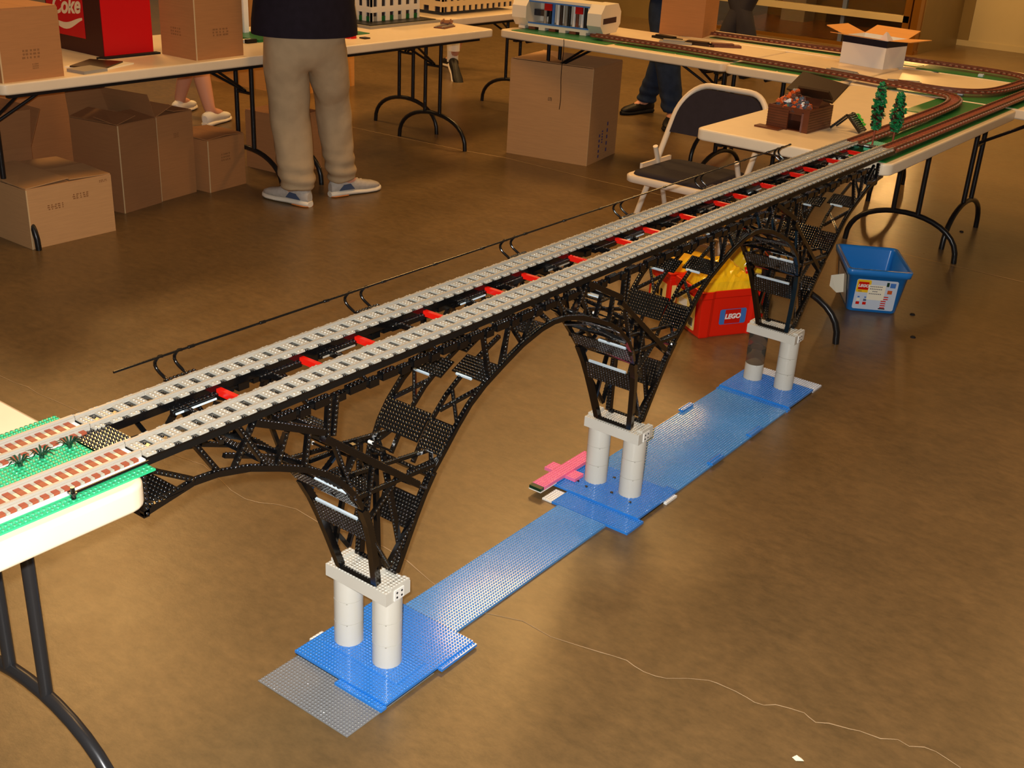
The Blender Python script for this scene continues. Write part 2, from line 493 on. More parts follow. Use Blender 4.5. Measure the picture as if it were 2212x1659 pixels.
def table(label, x0, x1, y0, y1, axis, legs, tube=None, group='folding tables', T=0.705):
    """plastic topped folding table; legs = positions of the arched leg frames along the long axis"""
    tube = tube or TUBEB
    t = thing('folding_table', label, 'table', ((x0 + x1) / 2, (y0 + y1) / 2, 0), group)
    b = MB(); r = 0.035
    rings = []
    for z, ins in ((T - 0.042, 0.006), (T - 0.039, 0.0010), (T - 0.036, 0.0), (T - 0.0335, 0.0), (T - 0.008, 0.0), (T - 0.0045, 0.0004), (T - 0.0015, 0.0025), (T, 0.007)):
        rings.append([Vector((px, py, z)) for px, py in rrect(x0 + ins, x1 - ins, y0 + ins, y1 - ins, r - ins * .5)])
    b.loft(rings, 0, True)
    for f in range(len(b.sm) - 2):
        b.sm[f] = True
    b.build('tabletop', TABLE, t)
    b = MB(); b.box(x0 + .05, x1 - .05, y0 + .05, y1 - .05, T - .062, T - .044) if False else b.box(x0 + .06, x0 + .085, y0 + .06, y1 - .06, T - .066, T - .042)
    b.box(x1 - .085, x1 - .06, y0 + .06, y1 - .06, T - .066, T - .042); b.build('apron_rail', tube, t)
    for p in legs:
        if axis == 'Y':
            c = (x0 + x1) / 2; P = lambda a, z, p=p, c=c: (c + a, p, z)
        else:
            c = (y0 + y1) / 2; P = lambda a, z, p=p, c=c: (p, c + a, z)
        n = 18; hw, hh = 0.262, 0.185
        arch = [P(-hw * math.cos(math.pi * k / n), hh * math.sin(math.pi * k / n) ** 0.8 if 0 < k < n else 0.0) for k in range(n + 1)]
        b = MB(); b.tube(arch, 0.0125, 10); b.build('leg_arch', tube, t)
        for a in (-0.058, 0.058):
            b = MB(); b.tube([P(a, hh - 0.006), P(a, T - 0.06)], 0.0115, 10); b.build('leg', tube, t)
        b = MB(); b.tube([P(-0.28, T - 0.058), P(0.28, T - 0.058)], 0.011, 8); b.build('hinge_bar', tube, t)
        sgn = 1 if p < ((y0 + y1) / 2 if axis == 'Y' else (x0 + x1) / 2) else -1
        for a in (-0.05, 0.05):
            q0 = P(a * .2, 0.47); q1 = list(P(a * 1.5, T - 0.06)); q1[1 if axis == 'Y' else 0] += sgn * 0.30
            b = MB(); b.tube([q0, q1], 0.007, 8); b.build('folding_brace', tube, t)
        b = MB(); b.tube([P(-0.058, 0.46), P(0.058, 0.46)], 0.008, 8); b.build('leg_crossbar', tube, t)
    return t


table('cream folding table with green baseplates, carrying the bridge end with spiky plants', -0.605, 0.137, -2.35, -0.583, 'Y', (-0.622, -2.1), TUBE, T=TL)
table('cream folding table holding the brown shed beside the folding chair', -0.616, 0.128, 2.36, 3.86, 'Y', (2.455, 3.80))
table('cream folding table holding the red crate, above the stacked cartons', -3.52, -2.752, 0.88, 2.46, 'Y', (1.02, 2.36))
table('cream folding table carrying the white columned model building', -3.52, -2.745, 2.475, 3.86, 'Y', (2.62, 3.78))
table('cream folding table under the white octagonal cutaway model', -2.735, -1.30, 3.88, 4.62, 'X', (-2.60, -1.45))
table('cream folding table with front track, behind the folding chair', -1.29, -0.66, 3.86, 4.60, 'X', (-1.10,))
table('cream folding table under the white open flap carton', -0.65, 0.66, 3.875, 4.615, 'X', (-0.10, 0.5))
table('cream folding table with the rear track, beside the shop window', -2.0, -0.50, 4.63, 5.05, 'X', (-1.8, -0.7))
table('cream folding table with the far right end of the rear track', -0.49, 0.66, 4.63, 5.05, 'X', (0.3,))
table('cream folding table end beyond the stacked cartons', -3.52, -2.80, -0.95, 0.865, 'Y', (0.68, -0.7))

# ================================================================== RIVER AND PIERS
g = MB(); g.plate(-0.107, 0.149, -0.211, 0.045, 0.0, 0.0016, skip=lambda a, b: b > -0.10)
tag(g.build('baseplate', BASEGREY), 'grey studded baseplate on the floor under the blue pier base', 'baseplate')

pcol = [(-0.056, 0.056)]


def pier_skip(yc):
    return lambda a, b: min((a - sx) ** 2 + (b - yc) ** 2 for sx in (-0.056, 0.056)) < 0.034 ** 2


def river(name, label, pieces, m, skip=None):
    b = MB()
    for q in pieces:
        b.plate(*q, skip=skip)
    return tag(b.build(name, m), label, 'brick plate')


root = thing('river_base', 'blue studded base plates at the foot of the pier on the grey baseplate', 'brick plate', (0, 0, 0.0034))
b = MB(); b.plate(-0.113, 0.150, -0.104, 0.172, 0.0068, 0.0132, skip=pier_skip(0)); b.build('blue_plate', BLUE, root)
b = MB(); b.plate(0.022, 0.153, -0.120, -0.104, 0.0035, 0.0098); b.build('blue_plate', BLUE, root)
b = MB(); b.plate(0.150, 0.161, 0.056, 0.172, 0.0035, 0.0098); b.build('blue_plate', BLUE, root)
b = MB(); b.plate(-0.09, 0.125, -0.045, 0.047, 0.0132, 0.0148, skip=pier_skip(0)); b.build('blue_plate', BLUE, root)
b = MB(); b.box(-0.112, 0.149, -0.103, 0.171, 0.0034, 0.0068); b.build('plate_support', BLACK, root)
b = MB(); b.plate(-0.121, -0.113, -0.054, -0.018, 0.0034, 0.0110); b.build('white_plate', WHITE, root)

river('river_strip', 'narrow blue studded plate strip between the two white piers', [(-0.057, 0.095, 0.174, 0.482, 0.0, 0.0064), (-0.057, 0.095, 0.482, 0.783, 0.0, 0.0064)], BLUE2)

root = thing('river_base', 'blue studded base plates at the pier foot beside the pink brick plane', 'brick plate', (0, 0.96, 0))
b = MB(); b.plate(-0.080, 0.159, 0.786, 0.866, 0.0, 0.0064); b.build('blue_plate', BLUE, root)
b = MB(); b.plate(-0.128, 0.146, 0.858, 1.048, 0.0064, 0.0128, skip=pier_skip(0.96)); b.build('blue_plate', BLUE, root)
b = MB(); b.box(-0.126, 0.144, 0.868, 1.046, 0.0, 0.0064); b.build('plate_support', BLACK2, root)
b = MB(); b.plate(-0.112, -0.082, 0.786, 0.850, 0.0, 0.0048); b.build('white_plate', WHITE, root)
b = MB(); b.plate(0.1465, 0.156, 0.990, 1.046, 0.0, 0.0064); b.build('white_plate', WHITE, root)
b = MB(); b.plate(0.112, 0.146, 1.048, 1.062, 0.0064, 0.0128); b.build('blue_plate', BLUE, root)
for a, c in ((-0.085, 0.915), (-0.05, 0.905), (0.085, 0.915), (0.02, 0.925), (-0.02, 1.0)):
    b = MB(); b.cyl((a, c), 0.0045, 0.0128, 0.0152, 10); b.build('round_stud', BLACK, root)

river('river_strip', 'wide blue studded plate sheet leading to the smoky column pier', [(-0.108, 0.142, 1.050, 1.292, 0.0, 0.0056), (-0.108, 0.142, 1.292, 1.53, 0.0, 0.0056), (-0.108, 0.142, 1.53, 1.766, 0.0, 0.0056)], BLUE2)
for a, c, d, e, lb in ((0.128, 0.146, 1.265, 1.335, 'small blue edge plate on the wide river sheet closer to the pink plane'), (0.128, 0.146, 1.511, 1.588, 'small blue edge plate on the wide river sheet closer to the smoky column'), (-0.114, -0.098, 1.52, 1.59, 'small blue edge plate on the river sheet side facing the cartons')):
    b = MB(); b.plate(a, c, d, e, 0.0073, 0.0137)
    tag(b.build('edge_plate', BLUE), lb, 'brick plate', 'edge plates of the river')

root = thing('river_base', 'blue studded base plates under the pier with the smoky column', 'brick plate', (0, 1.92, 0))
b = MB(); b.plate(-0.112, 0.146, 1.768, 1.790, 0.0, 0.0064); b.build('blue_plate', BLUE, root)
b = MB(); b.plate(-0.110, 0.142, 1.784, 1.972, 0.0064, 0.0128, skip=pier_skip(1.92)); b.build('blue_plate', BLUE, root)
b = MB(); b.box(-0.108, 0.140, 1.79, 1.97, 0.0, 0.0064); b.build('plate_support', BLACK2, root)
b = MB(); b.plate(-0.110, 0.142, 1.974, 2.044, 0.0, 0.0048); b.build('white_plate', mat('pale_blue_plate', (206, 214, 228), .3), root)

PY = (0.0, 0.96, 1.92)
PLAB = ('old white two column bridge pier standing on the grey baseplate end', 'old white two column bridge pier beside the pink brick plane', 'white bridge pier with one column of smoky clear cylinders')
for i, yc in enumerate(PY):
    zb = (0.0132 + 0.0016, 0.0128, 0.0128)[i]
    root = thing('bridge_pier', PLAB[i], 'bridge pier', (0, yc, zb), 'bridge piers')
    for sx in (-0.056, 0.056):
        hs = (0.181 - zb) / 3
        for k in range(3):
            b = MB()
            z0, z1 = zb + k * hs + (0.0004 if k else 0), zb + (k + 1) * hs - 0.0004
            n = 40; R = 0.0312
            ring = lambda rr, z: [Vector((sx + rr * math.cos(2 * math.pi * q / n), yc + rr * math.sin(2 * math.pi * q / n), z)) for q in range(n)]
            smoky = (i == 2 and sx < 0 and k > 0)
            if smoky:
                b.loft([ring(R, z0), ring(R, z1), ring(R - .0022, z1), ring(R - .0022, z0), ring(R, z0)], caps=False)
            else:
                b.loft([ring(R, z0), ring(R, z1)])
            o = b.build('column_cylinder', SMOKE if smoky else WHITEABS, root)
            if smoky:
                o['label'] = 'smoky clear half cylinder'
            if not smoky:
                for a in (-0.9, -2.2):
                    c = MB(); q = Vector((sx + (R - .0006) * math.cos(a), yc + (R - .0006) * math.sin(a), z1 - 0.002))
                    c.box(-.0016, .0016, -.001, .001, -.0008, .0008, 0, Matrix.Translation(q) @ Matrix.Rotation(a + math.pi / 2, 4, 'Z'))
                    c.build('clip_slot', MGREY, o)
    b = MB(); b.plate(-0.086, 0.086, yc - 0.036, yc + 0.036, 0.181, 0.2098)
    b.build('cap', WHITEABS, root)
    b = MB(); b.plate(-0.030, 0.030, yc - 0.022, yc + 0.022, 0.2098, 0.2194); b.build('cap_block', WHITEABS, root)
    for s in (-1, 1):
        b = MB(); b.plate(s * 0.078 - 0.008, s * 0.078 + 0.008, yc - 0.020, yc + 0.034, 0.2098, 0.2162); b.build('cap_edge_brick', WHITEABS, root)
    b = MB(); b.box(0.086, 0.0885, yc - 0.013, yc + 0.015, 0.183, 0.208); hub = b.build('end_tile', WHITE, root)
    for dy in (-0.006, 0.008):
        for dz in (0.190, 0.201):
            b = MB(); b.cyl((0, 0), 0.0024, 0, 0.0007, 10)
            M = Matrix.Translation((0.0885, yc + dy, dz)) @ Matrix.Rotation(math.pi / 2, 4, 'Y')
            b.v = [tuple(M @ Vector(q)) for q in b.v]; b.build('pin_hole', INK, hub)

# pink brick plane lying across the river base
root = thing('brick_plane', 'pink studded cross shaped brick plane with dark green tail by the pier', 'toy plane', (-0.134, 0.91, 0.0145))
b = MB(); b.plate(-0.158, -0.118, 0.802, 1.052, 0.0192, 0.0288); b.build('fuselage', PINK, root)
b = MB(); b.plate(-0.190, -0.086, 0.902, 0.944, 0.0148, 0.0244, skip=lambda a, c: -.158 < a < -.118); b.build('wing', PINK, root)
b = MB(); b.box(-0.157, -0.119, 0.786, 0.802, 0.0192, 0.0280); b.build('tail_block', DGREEN, root)
b = MB(); b.box(-0.158, -0.118, 0.786, 0.86, 0.0160, 0.0192); b.build('white_keel', WHITE, root)
b = MB(); b.box(-0.158, -0.118, 1.040, 1.058, 0.0160, 0.0192); b.build('nose_plate', WHITE, root)

# ================================================================== BRIDGE
Y0, Y1, HD = -0.562, 2.482, 0.7315
BR = thing('railway_bridge', 'long black brick built truss bridge carrying two light grey train tracks', 'bridge', (0, 0.96, 0.2165))


def tie_mesh():
    b = MB(); b.box(-0.032, 0.032, -0.0088, 0.0088, 0, 0.0034)
    X, Y, Zv = Vector((1, 0, 0)), Vector((0, 1, 0)), Vector((0, 0, 1))
    for x in (-0.0285, 0.0285, -0.0105, -0.0035, 0.0035, 0.0105):
        for y in (-0.0045, 0.0045):
            b.stud(Vector((x, y, 0.0034)), X, Y, Zv)
    return b.mesh('tie', LGREY)


TIE = tie_mesh()
for xc in (-0.064, 0.064):
    k = 0; y = Y0 + 0.010
    while y < Y1:
        o = link('tie', TIE, BR); o.matrix_basis = Matrix.Translation((xc, y, HD)); y += 0.032; k += 1
    nseg = 24; L = (Y1 - Y0) / nseg
    for sx in (-0.02, 0.02):
        for q in range(nseg):
            b = MB(); a, c = Y0 + q * L + .0003, Y0 + (q + 1) * L - .0003
            b.box(xc + sx - 0.0034, xc + sx + 0.0034, a, c, HD + 0.0005, HD + 0.0046)
            b.box(xc + sx - 0.0024, xc + sx + 0.0024, a, c, HD + 0.0046, HD + 0.0080)
            b.build('rail', RAILM, BR)
    for q in range(12):
        b = MB(); a, c = Y0 + q * 2 * L, Y0 + (q + 1) * 2 * L - .0004
        b.box(xc - 0.032, xc + 0.032, a, c, HD - 0.0034, HD)
        X, Y, Zv = Vector((1, 0, 0)), Vector((0, 1, 0)), Vector((0, 0, 1))
        yy = Y0 + 0.026
        while yy < c:
            if yy > a:
                flat = random.random() < 0.18
                for x in (-0.0285, 0.0285, -0.0075, 0.0075):
                    if flat and abs(x) < .02:
                        continue
                    b.stud(Vector((xc + x, yy, HD)), X, Y, Zv)
            yy += 0.032
        b.build('deck_plate', BLACK, BR)
        for sx in (-0.0265, 0.0265):
            b = MB(); b.box(xc + sx - 0.004, xc + sx + 0.004, a, c, HD - 0.0150, HD - 0.0036)
            b.build('deck_girder', BLACK2 if xc + sx > .08 else BLACK, BR)

# red cross beams and the black frames that hang beside them
REDY = [-0.323, -0.135, 0.005, 0.2, 0.399, 0.53, 0.713, 0.915, 1.047, 1.233, 1.425, 1.541, 1.716, 1.919, 2.021, 2.201, 2.381]
for i, y in enumerate(REDY):
    b = MB(); b.bar((-0.060, y, HD - 0.0135), (0.060, y, HD - 0.0135), 0.010, 0.0115, studs=(i in (6, 12)))
    b.build('cross_beam', RED, BR)['label'] = 'red cross beam'
    b = MB(); b.bar((-0.060, y - 0.075, HD - 0.019), (0.060, y - 0.075, HD - 0.019), 0.008, 0.0096)
    b.build('cross_frame', BLACK, BR)
    b = MB(); b.bar((-0.031, y - 0.10, HD - 0.020), (-0.031, y - 0.004, HD - 0.020), 0.0055, 0.0096); b.build('inner_beam', BLACK, BR)
    if i % 2 == 0:
        b = MB(); b.box(-0.0262, -0.0244, y - 0.095, y - 0.012, HD - 0.0225, HD - 0.0195); b.build('smooth_strip', PALE if i % 4 == 0 else MGREY, BR)
        b = MB(); b.plate(-0.012, 0.022, y - 0.055, y - 0.022, HD - 0.036, HD - 0.0328); b.build('stud_plate', BLACK, BR)
    if y < 2.3:
        b = MB(); b.bar((-0.075, y - .02, HD - 0.040), (0.075, y - 0.085, HD - 0.040), 0.008, 0.0080); b.build('sway_brace', BLACK, BR)
b = MB(); b.plate(-0.038, 0.026, Y0 - 0.036, Y0 + 0.024, HD - 0.0036, HD); b.build('end_plate', BLACK, BR)
b = MB(); b.plate(-0.030, 0.030, Y1 - 0.03, Y1 + 0.012, HD - 0.0036, HD); b.build('end_plate', BLACK, BR)
b = MB(); b.box(-0.008, 0.008, Y1 - 0.028, Y1 - 0.022, HD, HD + 0.003); b.build('pale_strip', PALE, BR)

# lumpy upper chord of bricks below each side of the deck
for s in (-1, 1):
    y = -0.30; k = 0
    while y < 2.30:
        ln = 0.040 if k % 2 == 0 else 0.024
        dz = 0.0 if k % 2 == 0 else 0.004
        b = MB(); b.bar((s * 0.079, y, HD - 0.040 - dz), (s * 0.079, y + ln, HD - 0.040 - dz), 0.0155, 0.0145); b.build('chord_brick', BLACK, BR)
        b = MB(); b.box(s * 0.079 - 0.004, s * 0.079 + 0.004, y + ln, y + ln + 0.012, HD - 0.044, HD - 0.036); b.build('chord_link', BLACK2, BR)
        y += ln + 0.010; k += 1

# half arm of the cantilever, built once towards +Y from a tower, then copied
CH = [(0.028, 0.2185), (0.047, 0.29), (0.063, 0.345), (0.079, 0.392), (0.100, 0.437), (0.130, 0.482), (0.160, 0.518), (0.200, 0.555), (0.245, 0.583), (0.310, 0.612), (0.370, 0.636), (0.435, 0.652), (0.480, 0.656)]


def hw(z):
    return 0.050 + 0.042 * min(1, max(0, (z - 0.214) / 0.28))


def chz(y):
    for (a, za), (c, zc) in zip(CH, CH[1:]):
        if a <= y <= c:
            return za + (zc - za) * (y - a) / (c - a)
    return CH[-1][1] if y > CH[-1][0] else CH[0][1]


parts = []
parts_away, parts_face = [], []


def keep(nm, b, m, to=None):
    me = b.mesh(nm, m); (parts if to is None else to).append((nm, me))


NX, NZ = Vector((1, 0, 0)), Vector((0, 0, 1))
UPS = Vector((0, -0.6, 0.8))
for (ya, za), (yb, zb) in zip(CH, CH[1:]):
    for s in (-1, 1):
        big = za < 0.43
        b = MB(); b.bar((s * hw(za), ya, za), (s * hw(zb), yb, zb), 0.0145 if big else 0.0105, 0.0145 if big else 0.0105, UPS if not big else Vector((0, -1, .3)))
        keep('chord_beam', b, BLACK)
    if za >= 0.43 and yb < 0.40:
        for xx in (-0.030, 0.030):
            b = MB(); b.bar((xx, ya, za), (xx, yb, zb), 0.0078, 0.0078, UPS); keep('chord_rib', b, BLACK)


def chord_plate(x0, x1, ya, yb, nm='stud_plate', m=BLACK, edge_strip=True, off=0.006, sd=True, out=False, to=None, tl=None):
    za, zb = chz(ya), chz(yb); t = Vector((0, yb - ya, zb - za)); L = t.length; t.normalize(); n = Vector((0, -t.z, t.y)) * (-1 if out else 1)
    ax = NX if not out else -NX
    M = Matrix(((ax.x, t.x, n.x, 0), (0, t.y, n.y, ya + n.y * off), (0, t.z, n.z, za + n.z * off), (0, 0, 0, 1)))
    if out:
        x0, x1 = -x1, -x0
    b = MB(); b.box(x0, x1, 0, L, -0.0032, 0.0, 0, M)
    if sd:
        nx, ny = int(round((x1 - x0) / .008)), max(1, int(round(L / .008)))
        for i in range(nx):
            for j in range(ny):
                b.stud(M @ Vector((x0 + (i + .5) * (x1 - x0) / nx, (j + .5) * L / ny, 0)), ax, t, n)
    keep(nm, b, m, to)
    if edge_strip:
        b = MB()
        if out:
            ta, tb = tl or (x0 + 0.010, x1 - 0.010)
            b.box(ta, tb, L + 0.0006, L + 0.0062, -0.0040, 0.0008, 0, M)
        else:
            b.box(x0 + 0.014, x0 + 0.055, -0.0046, -0.0006, -0.0040, 0.0008, 0, M)
        keep('pale_strip', b, PALE, to)  # thin pale blue strip along one plate edge


A_ = parts_away
chord_plate(-0.020, 0.074, 0.054, 0.076, edge_strip=False, to=A_)
chord_plate(-0.090, 0.024, 0.122, 0.164, edge_strip=False, to=A_)
chord_plate(0.032, 0.092, 0.118, 0.156, edge_strip=False, to=A_)
chord_plate(-0.092, -0.006, 0.225, 0.268, to=A_)
chord_plate(0.006, 0.092, 0.246, 0.296, to=A_)
chord_plate(-0.092, 0.0, 0.300, 0.340, edge_strip=False, to=A_)
chord_plate(-0.030, 0.090, 0.400, 0.452, to=A_)
F_ = parts_face
chord_plate(-0.066, 0.066, 0.063, 0.081, out=True, to=F_)
chord_plate(-0.086, 0.086, 0.108, 0.134, out=True, tl=(0.0, 0.080), to=F_)
chord_plate(-0.090, 0.030, 0.205, 0.228, out=True, edge_strip=False, to=F_)
chord_plate(-0.092, 0.092, 0.300, 0.325, edge_strip=False, to=F_)
chord_plate(0.01, 0.092, 0.40, 0.44, to=F_)
# bars between lower chord, tower and deck
def kb(nm, p, q, w=0.009, up=(0, -0.5, 0.85), to=None, m=None, studs=True):
    b = MB(); b.bar(p, q, w, w, Vector(up), studs=studs); keep(nm, b, m or BLACK, to)


ZD = HD - 0.046
for s in (-1, 1):
    O = (s, 0, 0.3)
    # tower: knee and cross braces between the two pairs of legs
    kb('knee_brace', (s * 0.070, 0.058, 0.340), (s * 0.056, 0.0, 0.248), .0095, O)
    kb('knee_brace', (s * 0.082, 0.080, 0.405), (s * 0.080, 0.0, 0.462), .0085, O)
    kb('tower_strut', (s * 0.062, 0.034, 0.262), (s * 0.030, 0.010, 0.50), .0095, (0, -1, 0))
    # arm reaching away from the camera: open panels between plates, few uprights
    kb('panel_brace', (s * 0.088, 0.092, 0.432), (s * 0.032, 0.150, 0.500), .0075, to=A_)
    kb('panel_brace', (s * 0.030, 0.085, 0.420), (s * 0.088, 0.118, 0.462), .0075, to=A_)
    kb('panel_brace', (s * 0.090, 0.165, 0.52), (s * 0.034, 0.215, 0.562), .0075, to=A_)
    kb('panel_brace', (s * 0.034, 0.175, 0.53), (s * 0.090, 0.235, 0.578), .0075, to=A_)
    kb('panel_brace', (s * 0.090, 0.310, 0.612), (s * 0.030, 0.400, 0.644), .0075, to=A_)
    kb('post', (s * 0.090, 0.262, 0.592), (s * 0.080, 0.250, ZD), .0090, O, to=A_)
    kb('diagonal', (s * 0.090, 0.300, 0.610), (s * 0.080, 0.335, ZD), .0085, O, to=A_)
    kb('diagonal', (s * 0.090, 0.372, 0.636), (s * 0.080, 0.340, ZD), .0085, O, to=A_)
    kb('diagonal', (s * 0.090, 0.372, 0.636), (s * 0.080, 0.420, ZD), .0085, O, to=A_)
    kb('diagonal', (s * 0.090, 0.470, 0.656), (s * 0.080, 0.440, ZD), .0085, O, to=A_)
    # arm reaching towards the camera: inclined beams back to the tower, fans of struts
    kb('inclined_beam', (s * 0.088, 0.200, 0.625), (s * 0.084, -0.055, 0.425), .0125, (0, .5, .85), to=F_)
    kb('inclined_beam', (s * 0.088, 0.352, 0.711), (s * 0.088, 0.199, 0.637), .0120, (0, -.3, 1), to=F_)
    kb('post', (s * 0.088, 0.192, 0.626), (s * 0.080, 0.178, ZD + .01), .0095, O, to=F_)
    kb('post', (s * 0.088, 0.178, 0.622), (s * 0.080, 0.160, ZD + .01), .0095, O, to=F_)
    kb('post', (s * 0.090, 0.248, 0.583), (s * 0.088, 0.235, 0.650), .0090, O, to=F_)
    kb('diagonal', (s * 0.090, 0.310, 0.612), (s * 0.088, 0.285, 0.668), .0085, O, to=F_)
    kb('diagonal', (s * 0.090, 0.330, 0.620), (s * 0.084, 0.385, HD - .014), .0085, O, to=F_)
    kb('diagonal', (s * 0.090, 0.400, 0.645), (s * 0.084, 0.345, HD - .014), .0085, O, to=F_)
    kb('diagonal', (s * 0.090, 0.430, 0.652), (s * 0.084, 0.470, HD - .014), .0085, O, to=F_)
    kb('diagonal', (s * 0.088, 0.160, 0.512), (s * 0.086, 0.120, 0.562), .0080, O, to=F_)
    kb('diagonal', (s * 0.090, 0.128, 0.470), (s * 0.088, 0.175, 0.604), .0080, O, to=F_)
    kb('diagonal', (s * 0.088, 0.092, 0.432), (s * 0.086, 0.075, 0.528), .0080, O, to=F_)
    kb('tie_rod', (s * 0.086, 0.128, 0.470), (s * 0.086, -0.110, 0.452), .0078, (0, 0, 1), to=F_)
    kb('tie_rod', (s * 0.060, 0.160, 0.512), (s * 0.060, -0.118, 0.470), .0070, (0, 0, 1), to=F_)
    kb('panel_brace', (s * 0.088, 0.092, 0.432), (-s * 0.030, 0.118, 0.455), .0078, (0, -.6, -.8), to=F_)
    kb('panel_brace', (s * 0.090, 0.160, 0.512), (-s * 0.020, 0.205, 0.556), .0078, (0, .6, -.8), to=F_)
    kb('sway_brace', (s * 0.086, 0.170, 0.600), (-s * 0.086, 0.075, 0.528), .0075, (0, 0, 1), to=F_)
for z, y in ((0.432, 0.090), (0.512, 0.158)):
    kb('cross_beam', (-hw(z), y, z), (hw(z), y, z), .0085)
kb('cross_beam', (-0.09, 0.310, 0.612), (0.09, 0.310, 0.612), .0085, to=F_)
kb('cross_beam', (-0.088, 0.192, 0.630), (0.088, 0.192, 0.630), .0095, to=F_)
b = MB(); b.plate(-0.04, 0.075, 0.010, 0.044, 0.430, 0.4332); keep('stud_plate', b, BLACK, F_)
b = MB(); b.plate(0.0, 0.07, 0.10, 0.135, 0.585, 0.5882); keep('stud_plate', b, BLACK, F_)
kb('foot_beam', (-0.052, 0.030, 0.2172), (0.052, 0.030, 0.2172), .0088)
# pale tips of the horizontal axles inside the tower
for x, y, z, to in ((0.020, -0.030, 0.492, F_), (0.072, -0.055, 0.470, F_), (0.03, 0.120, 0.545, F_)):
    b = MB(); b.tube([(x - 0.005, y, z), (x + 0.005, y, z)], 0.0038, 10); keep('axle_tip', b, WHITE, to)
    b = MB(); b.tube([(x - 0.05, y, z), (x - 0.005, y, z)], 0.0024, 8); keep('axle', b, BLACK, to)
for x0, x1, y, z in ((0.04, 0.078, 0.165, 0.605), (-0.02, 0.02, 0.176, 0.612)):
    b = MB(); b.box(x0, x1, y - 0.005, y + 0.005, z, z + 0.003); keep('pale_strip', b, PALE, F_)

NPART = 0
for yc in PY:
    for sgn in (1, -1):
        R = Matrix.Translation((0, yc, 0)) @ (Matrix.Identity(4) if sgn > 0 else Matrix.Rotation(math.pi, 4, 'Z'))
        for nm, me in parts + (parts_away if sgn > 0 else parts_face):
            o = link(nm, me, BR); o.matrix_basis = R; NPART += 1

# end frames where the arms meet the two tables
for ye, sg in ((-0.48, -1), (2.255, 1)):
    E = lambda a: ye + sg * a
    for s in (-1, 1):
        b = MB(); b.bar((s * 0.092, ye, 0.656), (s * 0.092, E(0.095), 0.640), 0.010, 0.010); b.build('chord_beam', BLACK, BR)
        b = MB(); b.bar((s * 0.092, E(0.090), 0.636), (s * 0.092, E(0.090), HD - 0.025), 0.010, 0.010, Vector((s, 0, 0))); b.build('end_post', BLACK, BR)
        b = MB(); b.bar((s * 0.092, E(0.0), 0.660), (s * 0.084, E(0.070), HD - 0.030), 0.008, 0.008, Vector((s, 0, 0))); b.build('diagonal', BLACK, BR)
    y0, y1 = sorted((E(0.022), E(0.082)))
    b = MB(); b.plate(0.010, 0.098, y0, y1, 0.648, 0.6512); b.build('stud_plate', BLACK, BR)
    b = MB(); b.plate(-0.098, -0.010, y0, y1, 0.648, 0.6512); b.build('stud_plate', BLACK, BR)
    b = MB(); b.bar((-0.096, E(0.090), 0.638), (0.096, E(0.090), 0.638), 0.010, 0.010); b.build('cross_beam', BLACK, BR)
    b = MB(); b.box(0.03, 0.075, E(0.088) - .002, E(0.088) + .002, 0.650, 0.664); b.build('pale_strip', PALE, BR)

# hand rail along the far side on curved brackets
XR, ZR = -0.124, 0.768
b = MB(); pts = [(XR, -0.46 + k * 0.16, ZR) for k in range(17)]
b.tube(pts, 0.0022, 8); b.build('hand_rail', BLACK, BR)
for k in range(1, 17):
    b = MB(); y = -0.46 + k * 0.16 - 0.005; b.tube([(XR, y - .006, ZR), (XR, y + .006, ZR)], 0.0032, 8); b.build('rail_joint', BLACK, BR)
for y in (-0.365, -0.325, 0.085, 0.130, 0.585, 0.625, 1.065, 1.10, 1.50, 1.535, 2.02, 2.05):
    b = MB(); pts = []
    for k in range(9):
        a = math.radians(-90 + 180 * k / 8)
        pts.append((-0.112 - 0.020 * math.cos(a) + (0.0 if k < 5 else 0.0) - 0.012 * k / 8, y - 0.006 * math.cos(a), HD + 0.006 - 0.012 + 0.046 * (k / 8)))
    pts[-1] = (XR, y, ZR)
    b.tube([(-0.098, y, HD - 0.008)] + pts, 0.0030, 8); b.build('rail_bracket', BLACK, BR)
for y in (-0.345, 0.11, 0.605, 1.08, 1.52, 2.035):
    b = MB(); b.plate(-0.112, -0.096, y - 0.03, y + 0.034, HD - 0.004, HD); b.build('bracket_plate', BLACK, BR)

# ================================================================== TRACKS ON THE TABLES


def resample(pts, step):
    pts = [Vector(q) for q in pts]; out = [pts[0].copy()]; acc = 0.0
    for a, c in zip(pts, pts[1:]):
        L = (c - a).length; t = step - acc
        while t <= L:
            out.append(a + (c - a) * (t / L)); t += step
        acc = (acc + L) % step
    return out


def smooth_path(pts, n=3):
    pts = [Vector(q) for q in pts]
    for _ in range(n):
        q = [pts[0]]
        for a, c in zip(pts, pts[1:]):
            q += [a * .75 + c * .25, a * .25 + c * .75]
        pts = q + [pts[-1]]
    return pts


def strip(b, path, off0, off1, z0, z1, mi=0):
    """flat ribbon with thickness following a path, between two lateral offsets"""
    rings = []
    for i, q in enumerate(path):
        t = (path[min(i + 1, len(path) - 1)] - path[max(i - 1, 0)]); t.z = 0; t.normalize(); nrm = Vector((t.y, -t.x, 0))
        a, c = q + nrm * off0, q + nrm * off1
        rings.append([Vector((a.x, a.y, z0)), Vector((c.x, c.y, z0)), Vector((c.x, c.y, z1)), Vector((a.x, a.y, z1))])
    b.loft(rings, mi, False)


